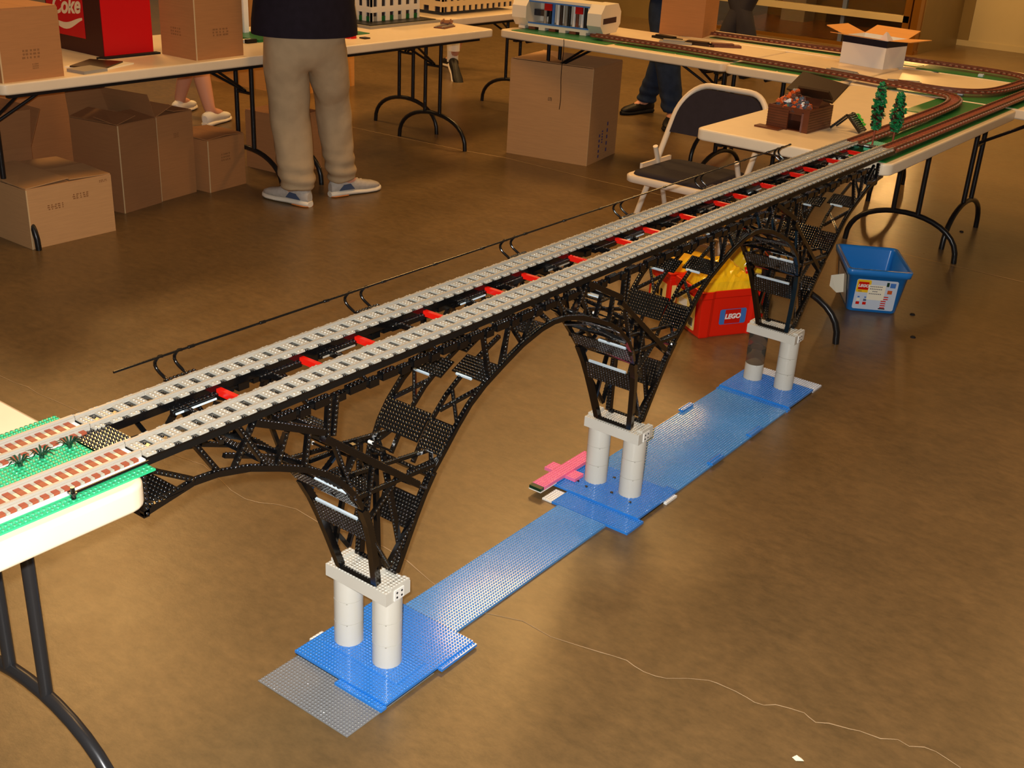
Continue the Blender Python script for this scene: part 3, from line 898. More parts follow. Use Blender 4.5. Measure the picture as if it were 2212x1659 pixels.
def track(label, path, z, near=False, ballast=True, group='train tracks on the tables'):
    """brown tied train track along a path"""
    path = [Vector((q[0], q[1], 0)) for q in path]
    t = thing('train_track', label, 'train track', (path[0].x, path[0].y, z), group)
    if ballast:
        b = MB(); strip(b, path, -0.033, 0.033, z, z + 0.006); b.build('ballast', BROWN2 if not near else WHITE, t)
    zz = z + 0.006
    pts = resample(path, 0.016 if near else 0.032)
    for i in range(1, len(pts) - 1):
        d = (pts[i + 1] - pts[i - 1]).normalized(); M = frame(pts[i] + Vector((0, 0, zz)), (d.y, -d.x, 0), (d.x, d.y, 0))
        if not hasattr(track, 'near_me'):
            for key, (hwid, hl) in dict(near_me=(0.033, 0.0045), far_me=(0.033, 0.009)).items():
                b = MB(); b.box(-hwid, hwid, -hl, hl, 0, 0.0045)
                if key == 'far_me':
                    for x in (-0.029, 0.029):
                        b.box(x - 0.003, x + 0.003, -0.006, 0.006, 0.0045, 0.0062, 1)
                me = bpy.data.meshes.new('brown_tie'); me.from_pydata(b.v, [], b.f)
                me.materials.append(BROWN); me.materials.append(LGREY); me.polygons.foreach_set('material_index', b.m); setattr(track, key, me)
        o = link('brown_tie', track.near_me if near else track.far_me, t); o.matrix_basis = M
        if near:
            if not hasattr(track, 'gt'):
                b = MB(); b.box(-0.034, 0.034, -0.0028, 0.0028, 0, 0.0040); track.gt = bpy.data.meshes.new('grey_spacer')
                track.gt.from_pydata(b.v, [], b.f); track.gt.materials.append(LGREY)
            M2 = M.copy(); M2.translation = (pts[i] + pts[i + 1]) / 2 + Vector((0, 0, zz))
            o = link('grey_spacer', track.gt, t); o.matrix_basis = M2
    for s in (-0.02, 0.02):
        b = MB(); strip(b, path, s - 0.0042, s + 0.0042, zz + 0.001, zz + 0.0075)
        strip(b, path, s - 0.0024, s + 0.0024, zz + 0.0075, zz + 0.0110); b.build('rail', RAILM if near else BROWN2, t)
    return t


YA, YB = -1.25, Y0 - 0.002
track('brown tied train track beside the black rod on the green baseplates', [(0.064, YB), (0.064, YA)], TL + 0.0064, near=True)
track('brown tied train track along the open cream tabletop, past the spiky plants', [(-0.064, YB), (-0.064, YA)], TL + 0.0064, near=True)
ZT = T + 0.0034
Yb = Y1 + 0.002
A = smooth_path([(-0.064, 2.484), (-0.066, 3.05), (-0.07, 3.45), (-0.085, 3.66), (-0.13, 3.80), (-0.22, 3.855), (-0.36, 3.885), (-0.50, 3.91), (-0.77, 3.965), (-1.03, 3.985), (-1.30, 4.0), (-1.60, 4.04), (-1.9, 4.03), (-2.18, 4.02)])
Bp = smooth_path([(-0.46, 3.975), (-0.28, 3.955), (-0.175, 3.98), (-0.10, 4.04), (-0.06, 4.13), (-0.04, 4.30), (-0.035, 4.56)])
Cp = smooth_path([(-1.84, 4.745), (-1.40, 4.758), (-0.9, 4.78), (-0.4, 4.80), (-0.15, 4.77), (-0.05, 4.70), (-0.035, 4.59)])
track('brown train track curving from the bridge along the table front edges', A, ZT + 0.0125)
track('brown train track running straight on from the bridge past the twin trees', [(0.064, 2.484), (0.064, 3.2), (0.064, 4.6)], ZT + 0.0125)
track('short brown train track bend joining the front track at the table corner', Bp, ZT + 0.0125)
track('brown train track along the rear table behind the white open carton', Cp, ZT + 0.0125)


def baseplate(label, x0, x1, y0, y1, m=GREEN2, z=T, studs=False, h=0.0030, group=None, skip=None, sub=None):
    b = MB(); b.plate(x0, x1, y0, y1, z, z + h, studs=studs, skip=skip)
    return tag(b.build('baseplate', m), label, 'baseplate', group)


notrk = lambda a, c: abs(abs(a) - 0.064) < 0.034
baseplate('bright green studded baseplate at the table end beside the bridge', -0.139, 0.117, -0.818, -0.562, GREEN, TL, True, .0030, None, notrk)
baseplate('bright green studded baseplate further along the cream table under both tracks', -0.139, 0.117, -1.075, -0.8185, GREEN, TL, True, .0030, None, notrk)
# low white risers carry the tracks, a raised green plate fills the middle
for xc, lb in ((0.064, 'white brick riser under the track nearest the black rod'), (-0.064, 'white brick riser under the track along the open tabletop')):
    b = MB(); b.box(xc - 0.030, xc + 0.030, YA, YB, TL + 0.0031, TL + 0.0063); tag(b.build('track_riser', WHITE), lb, 'bricks')
b = MB(); b.plate(-0.029, 0.029, -0.86, -0.600, TL + 0.0078, TL + 0.0110)
b.box(-0.027, 0.027, -0.86, -0.602, TL + 0.0031, TL + 0.0078, 1)
tag(b.build('green_strip', [GREEN, GREEN]), 'raised bright green studded plate between the two tracks', 'brick plate')
b = MB(); b.tube([(0.1065, -0.690, TL + 0.0115), (0.1065, -0.566, TL + 0.0130)], 0.0024, 8)
b.tube([(0.1065, -0.690, TL + 0.0034), (0.1065, -0.690, TL + 0.021)], [0.0042, 0.0030], 8); b.box(0.098, 0.111, -0.694, -0.686, TL + 0.0100, TL + 0.0130)
tag(b.build('signal_rod', BLACK), 'thin black rod on a short post over the green baseplate edge', 'rod')
# spiky plants
for i, (u, v, lb) in enumerate(((137, 958, 'dark spiky plant nearest the black studded plate between tracks'), (85, 985, 'dark spiky plant in the middle of the green strip row'), (30, 998, 'dark spiky plant furthest from the bridge on the green strip'))):
    q = G(u, v, TL + 0.0113); q.x = max(-0.016, min(0.016, q.x))
    b = MB()
    for k in range(11):
        a = 2 * math.pi * k / 11 + i; L = 0.017 + 0.007 * random.random()
        d = Vector((math.cos(a), math.sin(a), 0)); s = Vector((-d.y, d.x, 0)); base = Vector((q.x, q.y, TL + 0.0130))
        m1 = base + d * L * .55 + Vector((0, 0, 0.011)); m2 = base + d * L + Vector((0, 0, 0.004 + .006 * random.random()))
        for wv in (0.0012,):
            b._add([base - s * wv, base + s * wv, m1 + s * wv * 1.4, m1 - s * wv * 1.4, m2, base - s * wv - Vector((0, 0, .001)), m1 - s * wv - Vector((0, 0, .0012))], [(0, 1, 2, 3), (3, 2, 4), (5, 0, 3, 6), (6, 3, 4)])
    b.cyl((q.x, q.y), 0.0036, TL + 0.0110, TL + 0.0160, 10)
    tag(b.build('spiky_plant', DGREEN), lb, 'toy plant', 'spiky plants between the tracks')

# green plates on the far tables
baseplate('dull green plate along the near edge of the shed table', -0.1, 0.106, 2.376, 2.63)
baseplate('dull green plate under the straight track past the twin trees', -0.1, 0.106, 2.632, 2.888)
baseplate('dull green plate beside the track in the middle of the shed table', -0.1, 0.106, 2.89, 3.146)
baseplate('dull green plate before the track curve on the shed table', -0.1, 0.106, 3.148, 3.40)
baseplate('dull green plate in the corner inside the curving track', -0.21, 0.106, 3.405, 3.84)
baseplate('dull green plate at the corner where two tracks meet', -0.50, 0.12, 3.89, 4.10)
baseplate('dull green plate under the bend at the far table corner', -0.10, 0.12, 4.105, 4.58)
baseplate('green plate inside the front track near the white carton', -1.02, -0.70, 3.90, 4.10)
baseplate('green plate along the front track before the table seam', -1.28, -1.03, 3.90, 4.12)
baseplate('green plate behind the front track by the table seam', -1.62, -1.31, 3.95, 4.17)
baseplate('green plate beside the grey flat parts on the front table', -2.0, -1.63, 3.95, 4.19)
baseplate('green plate under the white octagonal cutaway model', -2.66, -2.02, 3.90, 4.12)
baseplate('dull green plate under the rear track right of the white carton', -0.60, 0.0, 4.645, 4.85)
baseplate('dull green strip plate under the long rear track', -1.84, -0.61, 4.715, 4.80)

# ================================================================== SMALL THINGS ON THE SHED TABLE
# tree pair on a pale green plate
b = MB(); b.plate(-0.030, 0.030, 2.500, 2.600, T + 0.0162, T + 0.0194)
b.box(-0.026, 0.026, 2.504, 2.596, T + 0.0032, T + 0.0162)
tag(b.build('tree_plate', mat('sea_green_plate', (90, 186, 140), .3)), 'pale green studded plate under the twin trees beside the bridge end', 'brick plate')
for (x, y, zb, hgt, rad0, lb) in ((-0.004, 2.522, T + 0.0212, 0.215, .021, 'taller thin green brick tree on the pale green plate'), (0.014, 2.675, T + 0.0031, 0.185, .023, 'shorter bushy green brick tree behind the pale green plate')):
    t = thing('brick_tree', lb, 'toy tree', (x, y, zb))
    b = MB(); b.tube([(x, y, zb), (x, y, zb + hgt * .55)], 0.0035, 8); b.build('trunk', BROWN, t)
    b = MB(); z0 = zb + hgt * .26
    for k in range(240):
        f = (k / 240); z = z0 + hgt * .74 * f
        rad = rad0 * (math.sin(math.pi * (0.12 + 0.86 * f)) ** .7) + 0.002
        a = k * 2.399; rr = rad * (0.45 + .55 * random.random()); c = Vector((x + rr * math.cos(a), y + rr * math.sin(a), z))
        M = Matrix.Translation(c) @ Matrix.Rotation(random.random() * 3, 4, 'Z') @ Matrix.Rotation(random.random() * 1.2, 4, 'X')
        e = 0.0048; b.box(-e, e, -e, e, -0.0016, 0.0016, 0 if random.random() < .70 else 1, M)
    stuff(b.build('foliage', [LEAF, ROOFM], t))

# brown shed with loose bricks heaped inside
sh = thing('brick_shed', 'brown brick shed heaped with orange and slate bricks on the table', 'toy shed', (-0.365, 2.70, T))
SH = Matrix.Translation((-0.365, 2.70, T)) @ Matrix.Rotation(math.radians(-3), 4, 'Z')
for nm, q in (('wall', (-0.085, -0.077, -0.09, 0.10, 0, 0.085)), ('wall', (0.077, 0.085, -0.09, 0.10, 0, 0.085)), ('wall', (-0.077, 0.0, -0.09, -0.082, 0, 0.085)), ('wall', (-0.077, 0.077, 0.092, 0.10, 0, 0.085)), ('wall', (0.062, 0.077, -0.09, -0.082, 0, 0.085)), ('lintel', (0.0, 0.062, -0.09, -0.082, 0.072, 0.085)), ('shed_floor', (-0.077, 0.077, -0.082, 0.092, 0, 0.003))):
    b = MB(); b.box(*q, 0, SH); b.build(nm, SHEDM, sh)
for k in range(8):
    b = MB(); z = 0.006 + k * 0.0098; b.box(0.085, 0.0862, -0.09, 0.10, z, z + 0.0008, 0, SH); b.build('brick_course', ROOFM, sh)
    b = MB(); b.box(-0.087, 0.0, -0.0912, -0.090, z, z + 0.0008, 0, SH); b.build('brick_course', ROOFM, sh)
b = MB(); MD = SH @ Matrix.Translation((0.062, -0.09, 0)) @ Matrix.Rotation(math.radians(-70), 4, 'Z'); b.box(-0.058, 0, -0.007, 0, 0.002, 0.07, 0, MD); dr = b.build('door', SHEDM, sh)
b = MB(); b.box(-0.11, -0.01, -0.135, -0.092, 0.0, 0.006, 0, SH); b.build('step', SHEDM, sh)
b = MB(); MR = SH @ Matrix.Translation((0.02, 0.02, 0.118)) @ Matrix.Rotation(math.radians(24), 4, 'X') @ Matrix.Rotation(math.radians(8), 4, 'Y')
b.box(-0.095, 0.095, -0.002, 0.125, -0.004, 0.004, 0, MR); b.build('roof_panel', ROOFM, sh)
b = MB(); MR2 = SH @ Matrix.Translation((0.02, 0.02, 0.118)) @ Matrix.Rotation(math.radians(-38), 4, 'X')
b.box(-0.03, 0.095, -0.055, 0.0, -0.004, 0.004, 0, MR2); b.build('roof_panel', ROOFM, sh)
b = MB(); b.hexa([SH @ Vector(q) for q in ((-.077, -.01, .085), (.077, -.01, .085), (.077, .092, .085), (-.077, .092, .085), (-.077, .02, .112), (.077, .02, .112), (.077, .05, .112), (-.077, .05, .112))]); b.build('gable', SHEDM, sh)
bm_ = [ORANGEB, GREYB, MGREY, GREEN, WHITE, SHEDM]
hp = MB(); b0 = None
bricks = []
for mi in range(6):
    b = MB(); b.plate(-0.008, 0.008, -0.008, 0.008, 0, 0.0096); bricks.append(b.mesh('loose_brick', bm_[mi]))
for k in range(110):
    a, r = random.random() * 6.283, random.random() ** .5
    x, y = 0.072 * r * math.cos(a) - 0.012, -0.032 + 0.050 * r * math.sin(a)
    z = 0.072 + 0.058 * (1 - r) + 0.008 * random.random()
    ci = random.choice((0, 0, 0, 1, 1, 1, 2, 5, 5, 3 if k % 5 == 0 else 0, 4 if k % 7 == 0 else 1))
    o = link('loose_brick', bricks[ci])
    o.matrix_basis = SH @ Matrix.Translation((x, y, z)) @ Matrix.Rotation(random.random() * 6, 4, 'Z') @ Matrix.Rotation(random.random() * 1.5, 4, 'X')
    cn = ('orange', 'slate grey', 'pale grey', 'green', 'white', 'brown')[ci]
    tag(o, cn + ' loose toy brick in the heap inside the brown shed', 'toy brick', cn + ' bricks heaped in the shed')
b = MB(); b.box(-0.076, 0.076, -0.081, 0.0, 0.06, 0.071, 0, SH); b.build('loft_floor', SHEDM, sh)

# small black A frame with a green sprig
af = thing('brick_arch_frame', 'small black A shaped brick frame with lime leaves beside the shed', 'toy frame', (-0.22, 2.80, T))
apex = Vector((-0.205, 2.80, T + 0.062))
for s, nm in ((-1, 'frame_side'), (1, 'frame_side')):
    p0 = Vector((-0.205 + s * 0.058, 2.80, T + 0.005))
    for dy in (-0.028, 0.028):
        b = MB(); b.bar(p0 + Vector((0, dy, 0)), apex + Vector((0, dy, 0)), 0.010, 0.008, Vector((s, 0, .6))); b.build(nm, BLACK, af)
    if s > 0:
        b = MB(); b.bar(p0 + Vector((0, 0, 0.002)), apex, 0.045, 0.006, Vector((s, 0, .6))); b.build('frame_panel', BLACK, af)
b = MB()
for k in range(26):
    f = 0.15 + .6 * random.random(); c = apex + (Vector((-0.147, 2.80, T + .005)) - apex) * f + Vector((0.007, 0.026 + .012 * random.random(), 0.006))
    b.box(-.004, .004, -.004, .004, -.001, .001, 0, Matrix.Translation(c) @ Matrix.Rotation(random.random() * 6, 4, 'Z') @ Matrix.Rotation(random.random(), 4, 'X'))
b.build('leaf_sprig', LIME, af)

# ================================================================== CARTONS


def carton(label, x0, x1, y0, y1, z0, z1, m=CARD, flaps=None, marks=(), rot=0, tape=True, name='cardboard_box', group=None, open_top=False):
    """corrugated carton: side panels, bottom, folded flaps, pale edge creases and faint print"""
    cx, cy = (x0 + x1) / 2, (y0 + y1) / 2; hx, hy, h = (x1 - x0) / 2, (y1 - y0) / 2, z1 - z0
    t = thing(name, label, 'box', (cx, cy, z0), group)
    M = Matrix.Translation((cx, cy, z0)) @ Matrix.Rotation(math.radians(rot), 4, 'Z'); w = 0.004
    for q in ((hx - w, hx, -hy, hy), (-hx, -hx + w, -hy, hy), (-hx + w, hx - w, -hy, -hy + w), (-hx + w, hx - w, hy - w, hy)):
        b = MB(); b.box(*q, 0, h, 0, M); b.build('side_panel', m, t)
    b = MB(); b.box(-hx + w, hx - w, -hy + w, hy - w, 0.0005, 0.0045, 0, M); b.build('bottom_panel', m, t)
    flaps = flaps if flaps is not None else {'+x': 0, '-x': 0, '+y': 0, '-y': 0}
    for k, ang in flaps.items():
        a = math.radians(ang)   # 0 = closed flat, 90 = upright, 180+ = hanging out
        if k[1] == 'x':
            s = 1 if k[0] == '+' else -1; L = hx * .98 if ang < 20 else min(hx, 0.5 * min(2 * hx, 2 * hy)) * .98
            P0 = M @ Matrix.Translation((s * (hx - w / 2), 0, h)) @ Matrix.Rotation(0 if s < 0 else math.pi, 4, 'Z') @ Matrix.Rotation(-a, 4, 'Y')
            b = MB(); b.box(0, L, -hy + .002, hy - .002, 0.0, w * .8, 0, P0)
        else:
            s = 1 if k[0] == '+' else -1; L = hy * .98 if ang < 20 else min(hy, 0.5 * min(2 * hx, 2 * hy)) * .98
            P0 = M @ Matrix.Translation((0, s * (hy - w / 2), h + (w * .85 if ang < 20 else 0))) @ Matrix.Rotation(math.pi / 2 if s < 0 else -math.pi / 2, 4, 'Z') @ Matrix.Rotation(-a, 4, 'Y')
            b = MB(); b.box(0, L, -hx + .002, hx - .002, 0.0, w * .8, 0, P0)
        b.build('flap', m, t)
    if tape:
        b = MB(); b.box(hx - .001, hx + .0008, -hy - .0008, -hy + .005, 0, h, 0, M); b.build('edge_crease', TAPE, t)
    for (face, a0, a1, c0, c1, mm) in marks:   # print on +x or -y face in fractions
        b = MB()
        rows = 3 if (c1 - c0) * h > 0.02 else 2
        for r in range(rows):
            za = h * (c0 + (c1 - c0) * (r + .15) / rows); zb = h * (c0 + (c1 - c0) * (r + .7) / rows)
            n = 5
            for k in range(n):
                fa = a0 + (a1 - a0) * (k + random.random() * .3) / n; fb = a0 + (a1 - a0) * (k + .5 + random.random() * .4) / n
                if face == '+x':
                    b.box(hx, hx + .0006, -hy + 2 * hy * fa, -hy + 2 * hy * fb, za, zb, 0, M)
                else:
                    b.box(-hx + 2 * hx * fa, -hx + 2 * hx * fb, -hy - .0006, -hy, za, zb, 0, M)
        b.build('faint_print', mm, t)
    return t, M, hx, hy, h


carton('plain kraft carton on the table edge beside the red crate', -3.04, -2.785, 0.90, 1.165, T, T + 0.262, CARD, marks=[('+x', .35, .65, .30, .45, PRINT), ('+x', .5, .6, .15, .24, PRINT)], rot=2)
carton('tan carton with faint print standing right of the red crate', -3.03, -2.80, 1.815, 2.085, T, T + 0.262, CARD, marks=[('+x', .35, .7, .36, .5, PRINT), ('-y', .3, .6, .35, .5, PRINT)], rot=2)
carton('big tan carton with blue taped corner standing on the floor', -2.725, -2.205, 3.985, 4.405, 0, 0.545, CARD2, flaps={'+x': -22, '-x': -12, '+y': -25, '-y': -10}, rot=10, tape=True, marks=[('-y', .48, .53, .62, .66, INK)])
carton('pale squat carton on the floor, frontmost of the stacked cartons', -3.30, -2.895, 1.005, 1.405, 0, 0.250, CARD2, flaps={'+x': 3, '-x': 2, '+y': 2, '-y': 4}, marks=[('+x', .22, .42, .60, .70, PRINT), ('+x', .52, .72, .70, .80, PRINT), ('+x', .85, .95, .90, .95, PRINT)])
carton('tall tan carton with half open flaps behind the squat carton', -3.40, -3.105, 1.56, 1.80, 0, 0.402, CARD3, flaps={'+x': 8, '-x': 96, '+y': 70, '-y': 12}, rot=10)
carton('tall tan carton between the flapped carton and the low carton', -3.44, -3.155, 1.81, 2.045, 0, 0.400, CARD, flaps={'+x': 2, '-x': 3, '+y': 4, '-y': 20}, rot=8, marks=[('+x', .45, .6, .72, .78, PRINT)])
carton('low tan carton closed with tape beside the two tall cartons', -3.38, -3.125, 2.085, 2.335, 0, 0.256, CARD, flaps={'+x': 3, '-x': 3, '+y': 3, '-y': 3}, rot=6, marks=[('+x', .35, .6, .55, .72, PRINT)])
carton('large orange tan carton far under the table behind the squat one', -4.30, -3.85, 1.35, 2.05, 0, 0.52, CARD, flaps={'+x': 0, '-x': 0, '+y': 0, '-y': 0}, rot=4)
carton('brown carton under the table holding black parts', -3.72, -3.37, 0.98, 1.33, 0, 0.30, CARD3, flaps={'+x': 100, '-x': 118, '+y': 112, '-y': 120}, tape=False)
carton('white shoebox on the large orange tan carton', -4.15, -3.90, 1.36, 1.56, 0.531, 0.64, SHOEW, tape=False)
carton('tan carton on the floor behind the khaki trousers', -3.42, -3.12, 2.60, 2.86, 0, 0.30, CARD, rot=5)
carton('large golden tan carton far behind the arched table legs', -5.7, -4.75, 4.10, 4.75, 0, 0.62, KRAFT, tape=False, rot=4)
carton('tall tan carton on the table behind the white cutaway model', -2.14, -1.88, 4.62, 4.90, T, T + 0.36, CARD, rot=12, tape=False)
# black parts in the brown carton
for k in range(9):
    b = MB(); q = Vector((-3.545 + .08 * math.cos(k * 2.4) * (k / 9), 1.155 + .08 * math.sin(k * 2.4) * (k / 9), 0.06 + .02 * k))
    b.box(-.06, .06, -.02, .02, -.01, .01, 0, Matrix.Translation(q) @ Matrix.Rotation(k * 1.3, 4, 'Z') @ Matrix.Rotation(.3, 4, 'X'))
    tag(b.build('black_part', BLACK), 'black plastic part lying inside the brown carton', 'plastic part', 'black parts in the carton')
# blue tape stripes on the big carton's shaded side
big = [o for o in bpy.data.objects if o.get('label', '').startswith('big tan carton')][0]
M = Matrix.Translation((-2.465, 4.195, 0)) @ Matrix.Rotation(math.radians(10), 4, 'Z')
for y, z0, z1 in ((-0.05, 0.02, 0.17), (-0.01, 0.10, 0.18), (0.06, 0.04, 0.23)):
    n = 5
    for k in range(n):
        b = MB(); b.box(0.2600, 0.2608, y - .008, y + .008, z0 + (z1 - z0) * k / n, z0 + (z1 - z0) * (k + .55) / n, 0, M); b.build('blue_tape', BLUEINK, big)
# dangling black cable over the table edge in front of the big carton
b = MB(); pts = [G(1218, 85, T + .002), Vector((-2.27, 3.868, T - .03)), Vector((-2.275, 3.862, 0.52)), Vector((-2.262, 3.86, 0.40)), Vector((-2.268, 3.86, 0.33))]
b.tube(smooth_path(pts, 2), 0.0018, 6); tag(b.build('cable', INK), 'thin black cable hanging over the table edge by the big carton', 'cable')

# red and dark brown drinks crate
cr = thing('drinks_crate', 'dark brown and bright red crate with white script logo on the table', 'crate', (-3.26, 1.64, T))
b = MB(); b.box(-3.48, -3.075, 1.545, 1.80, T, T + 0.30); b.build('body', COKEBR, cr)
b = MB(); b.box(-3.075, -3.072, 1.549, 1.80, T + 0.004, T + 0.30); b.build('red_side', COKERED, cr)
b = MB(); b.box(-3.47, -3.195, 1.5425, 1.545, T + 0.065, T + 0.285); pn = b.build('logo_panel', COKERED, cr)
put_text('script_logo', 'Coke', 0.098, frame((-3.325, 1.5420, T + 0.190), (1, 0, 0.10), (0, 0, 1)), CREAM, pn, shear=0.35, bold=0.003)
b = MB(); pts = []
for k in range(13):
    f = k / 12; pts.append((-3.45 + 0.245 * f, 0.112 + 0.016 * math.sin(f * 5.2 + 2.2) + .02 * f, 0.005 + 0.009 * math.sin(math.pi * f)))
for (xa, za, ta), (xb, zb_, tb) in zip(pts, pts[1:]):
    b.hexa([(xa, 1.5415, T + za - ta), (xb, 1.5415, T + zb_ - tb), (xb, 1.5424, T + zb_ - tb), (xa, 1.5424, T + za - ta), (xa, 1.5415, T + za + ta), (xb, 1.5415, T + zb_ + tb), (xb, 1.5424, T + zb_ + tb), (xa, 1.5424, T + za + ta)])
b.build('wave_stripe', CREAM, pn)
# flat sheets in front of the crate
b = MB(); b.box(-.085, .085, -.115, .115, 0, .004, 0, Matrix.Translation((-2.92, 1.42, T)) @ Matrix.Rotation(math.radians(20), 4, 'Z'))
b.box(-.07, .075, -.09, .10, .004, .010, 1, Matrix.Translation((-2.92, 1.40, T)) @ Matrix.Rotation(math.radians(32), 4, 'Z'))
tag(b.build('flat_sheets', [PAPER, ROOFM]), 'pale sheet and dark brown plate lying before the red crate', 'sheets')
b = MB(); b.box(-.05, .05, -.06, .06, 0, .012, 0, Matrix.Translation((-2.83, 1.30, T)) @ Matrix.Rotation(math.radians(8), 4, 'Z'))
tag(b.build('grey_block', MGREY), 'small grey block beside the plain carton on the table edge', 'block')
b = MB(); b.box(-3.062, -3.03, 1.50, 1.806, T, T + 0.008); tag(b.build('crate_mat', INK), 'thin black mat edge along the red crate base', 'mat')

# ================================================================== MODEL BUILDINGS
wf = thing('white_post_model', 'slim white brick post standing on a green plate by the navy shirt', 'toy model', (-3.30, 2.54, T))
b = MB(); b.box(-3.42, -3.06, 2.40, 2.56, T, T + 0.012); b.build('green_base', GREEN2, wf)
b = MB(); b.box(-3.32, -3.285, 2.505, 2.535, T + 0.012, T + 0.32); b.build('white_post', WHITE, wf)
b = MB(); b.box(-3.42, -3.34, 2.42, 2.50, T + 0.012, T + 0.10); b.build('grey_block', MGREY, wf)
b = MB(); b.box(-3.42, -3.36, 2.43, 2.48, T + 0.10, T + 0.15); b.build('red_block', COKERED, wf)
for k in range(3):
    b = MB(); b.box(-3.14 + .03 * k, -3.12 + .03 * k, 2.27 + .03 * k, 2.39, T, T + 0.01 + .004 * k); tag(b.build('flat_plate', (MGREY, PAPER, BLACK2)[k]), ('grey', 'pale', 'black')[k] + ' flat strip lying on the table beside the tan printed carton', 'plate')


def building(label, x0, x1, y0, y1, z0, z1, nfx, nfy, rows, m, win_h, base=None, green=False):
    t = thing('model_building', label, 'toy building', ((x0 + x1) / 2, (y0 + y1) / 2, T))
    if base:
        b = MB(); b.box(*base, T, z0 - .004); b.build('plinth', MGREY, t)
        b = MB(); b.box(base[0] + .02, base[1] - .02, base[2] + .02, base[3] - .02, z0 - .004, z0); b.build('plinth_top', BLACK2, t)
    b = MB(); b.box(x0 + .008, x1 - .008, y0 + .008, y1 - .008, z0, z1); core = b.build('core', WINDK, t)
    rh = (z1 - z0) / rows
    for face, n, a0, a1 in (('+x', nfy, y0, y1), ('-y', nfx, x0, x1)):
        for k in range(n + 1):
            w = (a1 - a0) / n * .5; c = a0 + (a1 - a0) * k / n; lo, hi = max(a0, c - w / 2), min(a1, c + w / 2)
            b = MB()
            if face == '+x':
                b.box(x1 - .010, x1, lo, hi, z0, z1)
            else:
                b.box(lo, hi, y0, y0 + .010, z0, z1)
            b.build('pier_strip', m, t)
        for r in range(rows):
            zt0, zt1 = z0 + rh * (r + win_h), z0 + rh * (r + 1); b = MB()
            if face == '+x':
                b.box(x1 - .010, x1 + .0005, y0, y1, zt0, zt1)
            else:
                b.box(x0, x1, y0 - .0005, y0 + .010, zt0, zt1)
            b.build('floor_band', m, t)
        if green:
            for k in range(n):
                c = a0 + (a1 - a0) * (k + .5) / n; w = (a1 - a0) / n * .22; b = MB()
                if face == '+x':
                    b.box(x1 - .008, x1 - .003, c - w, c + w, z0, z0 + rh * win_h * .55)
                else:
                    b.box(c - w, c + w, y0 + .003, y0 + .008, z0, z0 + rh * win_h * .55)
                b.build('window_green', PLANTER if k % 3 else MGREY, t)
    b = MB(); b.box(x0 - .006, x1 + .006, y0 - .006, y1 + .006, z1, z1 + .01); b.build('roof', m, t)
    return t


b1, b2_, b3 = G(747, 37, T + .018), G(802, 47, T + .018), G(905, 37, T + .018)
building('white columned model building with green lower windows on grey plinth', b2_.x - .17, b2_.x, b2_.y, b3.y, T + 0.018, T + 0.250, 3, 6, 3, BLDG, .60, base=(b2_.x - .19, b2_.x + .12, b2_.y - .13, min(3.85, b3.y + .05)), green=True)
building('tan many windowed model building on the far table behind the plinth', -3.75, -3.30, 4.05, 4.75, T + 0.02, T + 0.26, 5, 12, 4, BLDGY, .5)
b = MB(); b.box(-3.68, -3.56, 3.40, 3.46, T, T + .20); tag(b.build('red_brick_tower', COKERED), 'plain red brick tower between navy shirt and white building', 'toy building')
table('cream folding table under the tan many windowed model building', -3.92, -3.17, 3.875, 5.3, 'Y', (4.0, 5.1))
b = MB(); b.box(-3.10, -2.99, 2.985, 3.10, T, T + 0.004); tag(b.build('baseplate', GREEN2), 'small dull green plate beside the red domed piece', 'baseplate')
b = MB()
for k in range(5):
    a = k / 4; r = 0.034 * math.cos(a * 1.35); b.cyl((-2.935, 2.90), r, T + 0.034 * math.sin(a * 1.35) * .8, T + 0.034 * math.sin(min(1.5, (a + .25) * 1.35)) * .8, 16, 0, 0.034 * math.cos(min(1.5, (a + .25) * 1.35)))
tag(b.build('red_dome', RED), 'small red domed piece on the table edge near the khaki trousers', 'toy part')
b = MB(); b.box(-2.90, -2.86, 2.93, 2.97, T, T + .006); tag(b.build('dark_chip', BLACK2), 'small dark plate next to the red domed piece', 'toy part')
for k, (x, y, r, lb) in enumerate(((-2.95, 3.66, 15, 'flat brown track piece nearest the table edge by the plinth'), (-3.02, 3.76, 38, 'flat brown track piece lying across its neighbour near the plinth'))):
    t = thing('loose_track', lb, 'train track', (x, y, T))
    MM = Matrix.Translation((x, y, T + (0.001 if k == 0 else .0125))) @ Matrix.Rotation(math.radians(r), 4, 'Z')
    b = MB(); b.box(-.034, .034, -.07, .07, 0, .005, 0, MM); b.build('bed', BROWN2, t)
    for s in (-.02, .02):
        b = MB(); b.box(s - .004, s + .004, -.07, .07, .005, .011, 0, MM); b.build('rail', BROWN2 if k else MGREY, t)

# white octagonal cutaway model
sp = thing('cutaway_model', 'white octagonal brick model cut open to show coloured columns inside', 'toy model', (-2.45, 4.15, T))
SPM = Matrix.Translation((-2.70, 4.02, T + 0.0195)) @ Matrix.Rotation(math.radians(8), 4, 'Z')   # axis along local x
Wd, Hh, c_ = 0.26, 0.155, 0.045
octo = [(c_, 0), (Wd - c_, 0), (Wd, c_), (Wd, Hh - c_), (Wd - c_, Hh), (c_, Hh), (0, Hh - c_), (0, c_)]


def oct_prism(xa, xb, mi_name, m, poly=octo):
    b = MB(); n = len(poly); rings = [[SPM @ Vector((x, p[0] - 0.03, p[1])) for p in poly] for x in (xa, xb)]
    b.loft(rings, 0, False); return b.build(mi_name, m, sp)


